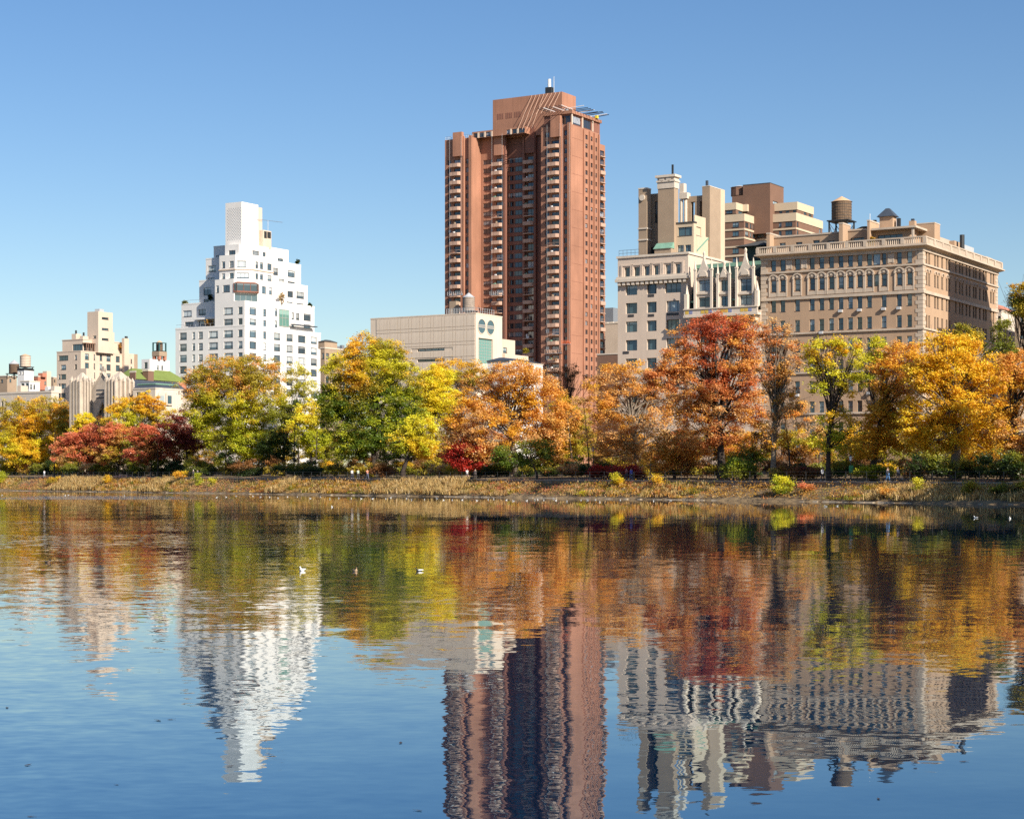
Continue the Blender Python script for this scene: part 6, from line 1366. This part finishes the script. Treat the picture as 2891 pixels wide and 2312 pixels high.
# roof and terrace planting
def bush(label, p, r, h, cols, seed):
    g = np.random.default_rng(seed); n = 36; P = g.normal(size=(n,3)); P /= np.linalg.norm(P,axis=1,keepdims=True); P *= np.array([r,r,h*.38])*g.uniform(.4,1,(n,1)); P[:,2] += h*.62
    C = (P[:,None,:]+g.normal(size=(n,16,3))*r*.2).reshape(-1,3); c = np.array([COLS[k] for k in cols])[g.integers(0,len(cols),n)]
    t0 = thing('terrace_plant', label, 'plant', p, 0, 'roof terrace plants'); link('foliage', leaf_mesh('foliage', C, np.repeat(c,16,0)*g.uniform(.7,1.2,(n*16,1)), .3, g), t0); link('stem', MB().tube([Vector((0,0,0)),Vector((0,0,h*.7))],[.06,.02],5).mesh('stem', M['bark']), t0)
def gp(B, x, y, z): c, n = math.cos(TH), math.sin(TH); return (B.o.x+x*c-y*n, B.o.y+x*n+y*c, B.zg+z)
bush('orange shrub on the left terrace of the white stepped house', gp(WH, WH.wx(ZB,375,2.5), 2.5, WH_ZB+.05), 1.3, 2.9, ['orange','amber'], 1)
bush('dark green shrub on an upper left terrace of the white stepped house', gp(WH, WH.wx(ZB,390,5.2), 5.2, WH.wz(ZB,390,950,5.2)), .8, 2.2, ['dgreen'], 2)
bush('clipped green shrub at the low left roof corner of the white stepped house', gp(WH, WH.wx(ZB,165,4.6), 4.6, WH.wz(ZB,165,977,4.6)), .8, 1.2, ['moss'], 3)
bush('dark pine shrub on the top right terrace of the white stepped house', gp(WH, -4.6, WH.sy(ZB,1160,-4.6), WH.sz(ZB,1160,628,-4.6)), .7, 1.9, ['dgreen'], 4)
bush('dark shrub on the middle right terrace of the white stepped house', gp(WH, -1, WH.sy(ZB,1270,-1), WH.sz(ZB,1270,1000,-1)), .7, 1.4, ['dgreen'], 5)
bush('russet creeper shrub on the right terrace of the white stepped house', gp(WH, -.3, WH.sy(ZB,1020,-.3), WH.sz(ZB,1020,985,-.3)), .9, 4.2, ['copper','olive'], 6)
bush('green tree on the terrace of the cream apartment house', gp(CR, -.7, CR.sy(ZA,1210,-.7), CR.sz(ZA,1210,705,-.7)), 1.1, 2.6, ['olive','moss'], 7)
bush('orange shrub on the terrace of the cream apartment house', gp(CR, -.7, CR.sy(ZA,1415,-.7), CR.sz(ZA,1415,715,-.7)), 1.2, 2.8, ['orange'], 8)
bush('potted green shrub on the annex terrace', gp(AN, -.5, AN.sy(ZC,2085,-.5), AN.sz(ZC,2085,815,-.5)), .8, 1.6, ['moss','olive'], 9)
bush('yellow shrub on the palazzo roof beside the chimney slab', gp(PA, PA.wx(ZH,940,3), 3, PA_Z), .5, 3.0, ['amber','olive'], 10)
# ================================================================ lamp posts, sign
def lamp(label, px, t, py_top):
    p = px_t(px, t); H = at(px,p.y,py_top).z-p.z; o = thing('lamp_post', label, 'lamp post', p, 0, 'park lamp posts')
    link('pole', MB().cyl(0,0,0,.5,.16,.1,8).cyl(0,0,.5,H-.7,.07,.05,8).mesh('pole', M['steel']), o); l = link('lantern', MB().cyl(0,0,H-.69,H-.15,.13,.22,8).mesh('lantern', M['paint_white']), o); link('cap', MB().cyl(0,0,H-.145,H+.08,.26,.04,8).mesh('cap', M['steel']), l)
    return o, H
lamp('dark lamp post right of the great orange plane', 1675, 12, 1262); lamp('dark lamp post in front of the orange bushes near the red oak', 1837, 9, 1288); lamp('dark lamp post carrying a green board under the locust', 2402, 11, 1285)
p = px_t(2402, 10.9); M['signgreen'] = plain('green_sign', (.012,.20,.075), .5)
sg = thing('park_sign', 'green board fixed to the lamp post under the locust', 'sign', (p.x,p.y-.2,at(2402,p.y,1336).z)); link('board', MB().box(-.28,.28,-.04,.0,0,1.0).mesh('board', M['signgreen']), sg); link('bracket', MB().box(-.05,.05,.001,.3,.1,.2).box(-.05,.05,.001,.3,.8,.9).mesh('bracket', M['steel']), sg)
# ================================================================ people on the track
def skin_mesh(name, J, E, mat, root=0):
    me = bpy.data.meshes.new(name); me.from_pydata([j[:3] for j in J], E, []); me.materials.append(mat); me.update(); return me, [j[3] for j in J]
def skinned(name, parent, J, E, mat):
    me, rad = skin_mesh(name, J, E, mat); o = link(name, me, parent); md = o.modifiers.new('skin','SKIN'); md.use_smooth_shade = True
    if not me.skin_vertices: me.skin_vertices.new() if hasattr(me.skin_vertices,'new') else None
    for i, v in enumerate(me.skin_vertices[0].data): v.radius = (rad[i],rad[i]) if not isinstance(rad[i],tuple) else rad[i]; v.use_root = (i == 0)
    sb = o.modifiers.new('sub','SUBSURF'); sb.levels = 1; sb.render_levels = 1; return o
M['skin'] = plain('skin', (.50,.31,.22), .6)
def person(label, px, t, facing, shirt, legs, hair=(.04,.025,.015), stride=.25, lean=0., bare=False, H=1.74):
    p = px_t(px, t); k = H/1.74; o = thing('person', label, 'person', (p.x,p.y,p.z+.03), math.atan2(SH_D.y,SH_D.x)-R_(90)+(0 if facing > 0 else math.pi)); o.scale = (k,k,k)
    y = lean; s = stride; run = s > .4
    hipL, hipR = (-.09,0,.92), (.09,0,.92)
    kL, aL = (-.10,s*.55,.50), (-.10,s*.75-(.0),.09); kR, aR = (.10,-s*.12+(.1 if run else 0),.49), (.10,-s*(1.25 if run else .95),.16 if not run else .42)
    if run: kL, aL = (-.10,s*.62,.58), (-.10,s*.5,.12)
    sh = 1.42; eL, hL = (-.25,-s*.45,1.14), (-.24,(s*.15 if run else -s*.3)+.06,1.06 if run else .90); eR, hR = (.25,s*.3,1.15), (.23,s*.65+.05,1.18 if run else .92)
    ch = lambda x,yy,z: (x, yy+y*max(0,z-.9), z)
    J = [(0,0,.95,.125),(*ch(0,0,1.15),.115),(*ch(0,0,1.36),.135),(*ch(0,.01,1.50),.055),(*ch(0,.03,1.60),.085),(*ch(0,.025,1.69),.075),
         (*hipL,.095),(*kL,.062),(*aL,.043),(aL[0],aL[1]+.15,aL[2]-.045,.035),(*hipR,.095),(*kR,.062),(*aR,.043),(aR[0],aR[1]+.14,max(.045,aR[2]-.06),.035),
         (*ch(-.18,0,sh),.06),(*ch(*eL),.042),(*ch(*hL),.032),(*ch(hL[0],hL[1]+.07,hL[2]-.05),.034),(*ch(.18,0,sh),.06),(*ch(*eR),.042),(*ch(*hR),.032),(*ch(hR[0],hR[1]+.07,hR[2]-.03),.034)]
    E = [(0,1),(1,2),(2,3),(3,4),(4,5),(0,6),(6,7),(7,8),(8,9),(0,10),(10,11),(11,12),(12,13),(2,14),(14,15),(15,16),(16,17),(2,18),(18,19),(19,20),(20,21)]
    skinned('body', o, J, E, M['skin'])
    f = lambda j, e: (*j[:3], j[3]+e)
    sm, lm = plain('shirt_cloth', shirt, .85), plain('leg_cloth', legs, .85)
    ea = lambda i: tuple(J[i][q] for q in range(3))
    half = lambda i, j, r, w=.5: (*[J[i][q]*(1-w)+J[j][q]*w for q in range(3)], r)
    S = [f(J[1],.03),f(J[0],.025),f(J[2],.025),f(J[14],.022),f(J[15],.018),f(J[18],.022),f(J[19],.018)]
    SE = [(0,1),(0,2),(2,3),(3,4),(2,5),(5,6)]
    if not bare: S += [half(15,16,.05,.85),half(19,20,.05,.85)]; SE += [(4,7),(6,8)]
    skinned('shirt', o, S, SE, sm)
    if run: Lg = [f(J[0],.03),f(J[6],.03),half(6,7,.095,.7),f(J[10],.03),half(10,11,.095,.7)]; LE = [(0,1),(1,2),(0,3),(3,4)]
    else: Lg = [f(J[0],.03),f(J[6],.025),f(J[7],.022),f(J[8],.02),f(J[10],.025),f(J[11],.022),f(J[12],.02)]; LE = [(0,1),(1,2),(2,3),(0,4),(4,5),(5,6)]
    skinned('trousers' if not run else 'shorts', o, Lg, LE, lm)
    hd = J[5]; hb = MB(); n = 10
    for a in range(4):
        th0, th1 = a*.42, (a+1)*.42; hb.cyl(hd[0],hd[1]-.02,hd[2]-.02+.115*math.cos(th1),hd[2]-.02+.115*math.cos(th0),max(.005,.105*math.sin(th1)),max(.005,.105*math.sin(th0)),n,False)
    link('hair', hb.mesh('hair', plain('hair', hair, .6)), o)
    for q in (9,13): a = J[q]; link('shoe', MB().box(a[0]-.05,a[0]+.05,a[1]-.2,a[1]+.07,a[2]-.045,a[2]+.045).mesh('shoe', M['frame_lite']), o)
    return o
W_, BLK, BLU = (.75,.75,.75), (.03,.03,.035), (.05,.10,.30)
person('person in a pale grey top walking alone at the far left', 125, 8.5, 1, (.6,.62,.68), (.35,.36,.42))
person('person in a white cap and dark jacket on the left track', 546, 8.6, 1, (.05,.05,.06), BLK, W_)
person('person in a dark navy coat beside the one in the white cap', 558, 8.2, 1, (.03,.04,.08), BLK)
person('person in a white shirt walking behind the biggest green maple trunk', 994, 8.4, -1, W_, (.05,.06,.10))
person('person in a pale green top next to the white shirt', 1011, 9.0, -1, (.5,.6,.5), (.06,.06,.07))
person('person in an orange top striding before the maple trunk', 1037, 7.6, -1, (.62,.25,.15), (.10,.12,.2), stride=.34)
person('runner in a white shirt with bare legs near the fiery red maple', 1318, 7.6, -1, (.8,.78,.76), (.1,.1,.12), (.35,.05,.04), .55, .18, True)
person('person in dark clothes just behind the white-shirted runner', 1342, 8.4, 1, (.05,.045,.05), (.06,.05,.05))
person('person in a reddish jacket, left of the strolling couple', 1769, 8.6, 1, (.42,.12,.10), (.05,.06,.08))
person('person in a bright blue jacket, right of the strolling couple', 1782, 8.1, 1, (.10,.13,.62), (.12,.16,.26))
person('person in a white top and dark shorts beneath the locust', 2322, 9.6, -1, (.82,.82,.82), BLK, stride=.3)
person('person in dark top and blue jeans walking on the right track', 2506, 8.0, -1, (.06,.06,.08), (.07,.17,.36), stride=.3)
person('person in a grey top running just right of the blue jeans', 2537, 9.0, 1, (.38,.38,.42), (.07,.07,.09), (.3,.24,.15), .5, .2, True)
# ================================================================ birds
def loft(rings, n=10):
    b = MB()
    for (y,z,rx,rz) in rings: b.v += [(rx*math.cos(2*math.pi*i/n), y, z+rz*math.sin(2*math.pi*i/n)) for i in range(n)]
    for j in range(len(rings)-1):
        for i in range(n): b.f.append((j*n+i,(j+1)*n+i,(j+1)*n+(i+1)%n,j*n+(i+1)%n))
    b.f.append(tuple(range(n))); b.f.append(tuple(range((len(rings)-1)*n,len(rings)*n))[::-1]); return b
BODY = [(-.24,.085,.012,.008),(-.19,.075,.045,.025),(-.10,.05,.085,.062),(0,.045,.098,.08),(.08,.06,.08,.078),(.125,.095,.052,.06),(.145,.135,.036,.04)]
HEAD = [(.115,.13,.028,.03),(.125,.165,.036,.034),(.15,.19,.040,.036),(.185,.19,.034,.03),(.215,.185,.015,.014)]
WING = [(-.27,.10,.010,.010),(-.16,.092,.022,.028),(-.04,.085,.024,.042),(.05,.085,.014,.03)]
BILL = [(.205,.184,.012,.010),(.245,.178,.010,.005),(.262,.176,.004,.003)]
def bird_meshes(tag_, body, wing, head, bill):
    w = loft(WING,8)
    def side(s): q = MB(); q.v = [(x+s*.078,y,z) for x,y,z in w.v]; q.f = w.f; return q.mesh('wing', wing, True)
    return dict(body=loft(BODY).mesh('body', body, True), wl=side(-1), wr=side(1), head=loft(HEAD).mesh('head', head, True), bill=loft(BILL,6).mesh('bill', bill, True))
M['bird_white'] = plain('white_plumage', (.85,.85,.83)); M['bird_grey'] = plain('grey_plumage', (.45,.47,.5)); M['bird_brown'] = plain('brown_plumage', (.20,.12,.07)); M['bird_tan'] = plain('tan_plumage', (.52,.36,.22)); M['bird_black'] = plain('black_plumage', (.02,.02,.022)); M['bill'] = plain('yellow_bill', (.6,.4,.08))
def bird(name, label, px, py, rz, ms, sc=1., group=None, cat='bird'):
    Y = FPX*CAMZ/(py-HOR); p = at(px, Y); o = thing(name, label, cat, (p.x,p.y,-.012), R_(rz), group); o.scale = (sc,)*3
    link('body', ms['body'], o); link('wing', ms['wl'], o); link('wing', ms['wr'], o); h = link('head', ms['head'], o); link('bill', ms['bill'], h); return o
gull = bird_meshes('g', M['bird_white'], M['bird_grey'], M['bird_white'], M['bill'])
bird('gull', 'white gull floating nearest, left of the two dark ducks', 852, 1611, 160, bird_meshes('g2', M['bird_white'], M['bird_white'], M['bird_white'], M['bird_black']), .62, 'waterbirds in mid lake')
bird('duck', 'tan and brown duck floating between the gull and the black duck', 1003, 1613, 200, bird_meshes('d', M['bird_tan'], M['bird_brown'], M['bird_brown'], M['bill']), .62, 'waterbirds in mid lake', 'duck')
bird('duck', 'small black and white duck, rightmost of the three near birds', 1182, 1612, 100, bird_meshes('c', M['bird_black'], M['bird_white'], M['bird_black'], M['bill']), .5, 'waterbirds in mid lake', 'duck')
bird('duck', 'dark duck floating alone at the left of the lake', 136, 1588, 250, bird_meshes('c2', M['bird_brown'], M['bird_black'], M['bird_black'], M['bill']), .5, 'waterbirds in mid lake', 'duck')
rr = random.Random(8)
fx = [(6,1398),(184,1399),(193,1398),(351,1400)]+[(617+i*29+rr.uniform(-10,10), 1399+i*.35+rr.uniform(0,6)) for i in range(38)]+[(1518,1411),(1563,1407),(1681,1411),(1751,1412),(1845,1415),(1893,1412),(2331,1430),(2364,1429),(937,1431),(2754,1462),(2851,1464)]
for (x,y_) in fx: later(bird('gull', 'tiny white gull resting on the water near the far bank', x, max(y_,HOR+27+.01384*x+2.2), rr.uniform(0,360), gull, .68, 'gulls resting near the far bank'), x/1.341, 'tiny white gull', 'afloat below')
# ================================================================ leaves and twigs afloat
M['dead_leaf'] = plain('dead_leaf', (.045,.03,.025), .6)
def float_leaf(px, py, L, rz, seed):
    r = random.Random(seed); Y = FPX*CAMZ/(py-HOR); p = at(px,Y); b = MB(); n = 6
    for i in range(n+1):
        t = i/n; w = .42*math.sin(math.pi*min(1,t*.92+.06))**.8*(1+.3*math.sin(t*17+seed)); z = .008+.16*abs(t-.45)**1.5*r.uniform(.5,1.2)
        b.v += [(t-.5,-w*.5,(z+.07*w)),(t-.5,0,z),(t-.5,w*.5,z+.12*w)]
    for i in range(n):
        for j in range(2): b.f.append((i*3+j,i*3+3+j,i*3+4+j,i*3+1+j))
    b.bar((.48,0,.03),(.8,.08,.10),.012,4)
    b.v = [(x*L,y*L,z*L) for x,y,z in b.v]
    o = link('floating_leaf', b.mesh('floating_leaf', M['dead_leaf']), None, (p.x,p.y,.002), R_(rz)); tag(o, FL.get(seed,'small dark curled leaf floating on the open blue water'), 'leaf', 'fallen leaves afloat')
    if seed not in FL: later(o, px/1.341, 'small dark curled leaf', 'afloat far below')
FL = {0:'dark leaf afloat, lowest at the left corner',1:'dark twiggy leaf afloat left, above the corner leaf',2:'pair leaf afloat under the white reflection, left of the pair',3:'pair leaf afloat under the white reflection, right of the pair',4:'dark leaf afloat left of the brick tower reflection',5:'pale curled leaf at the bottom edge under the tower reflection'}
for i,(x,y_,l) in enumerate(((87,2305,.055),(78,2160,.08),(447,2034,.09),(482,2031,.07),(1131,2097,.08),(1182,2288,.06),(650,2163,.07),(20,1998,.08),(2110,2200,.08),(2065,2190,.06),(2290,2120,.09),(2720,2150,.08),(2480,2255,.06),(330,2215,.04),(1860,2300,.05))): float_leaf(x, y_, l, (i*67)%180, i)
settle_labels()
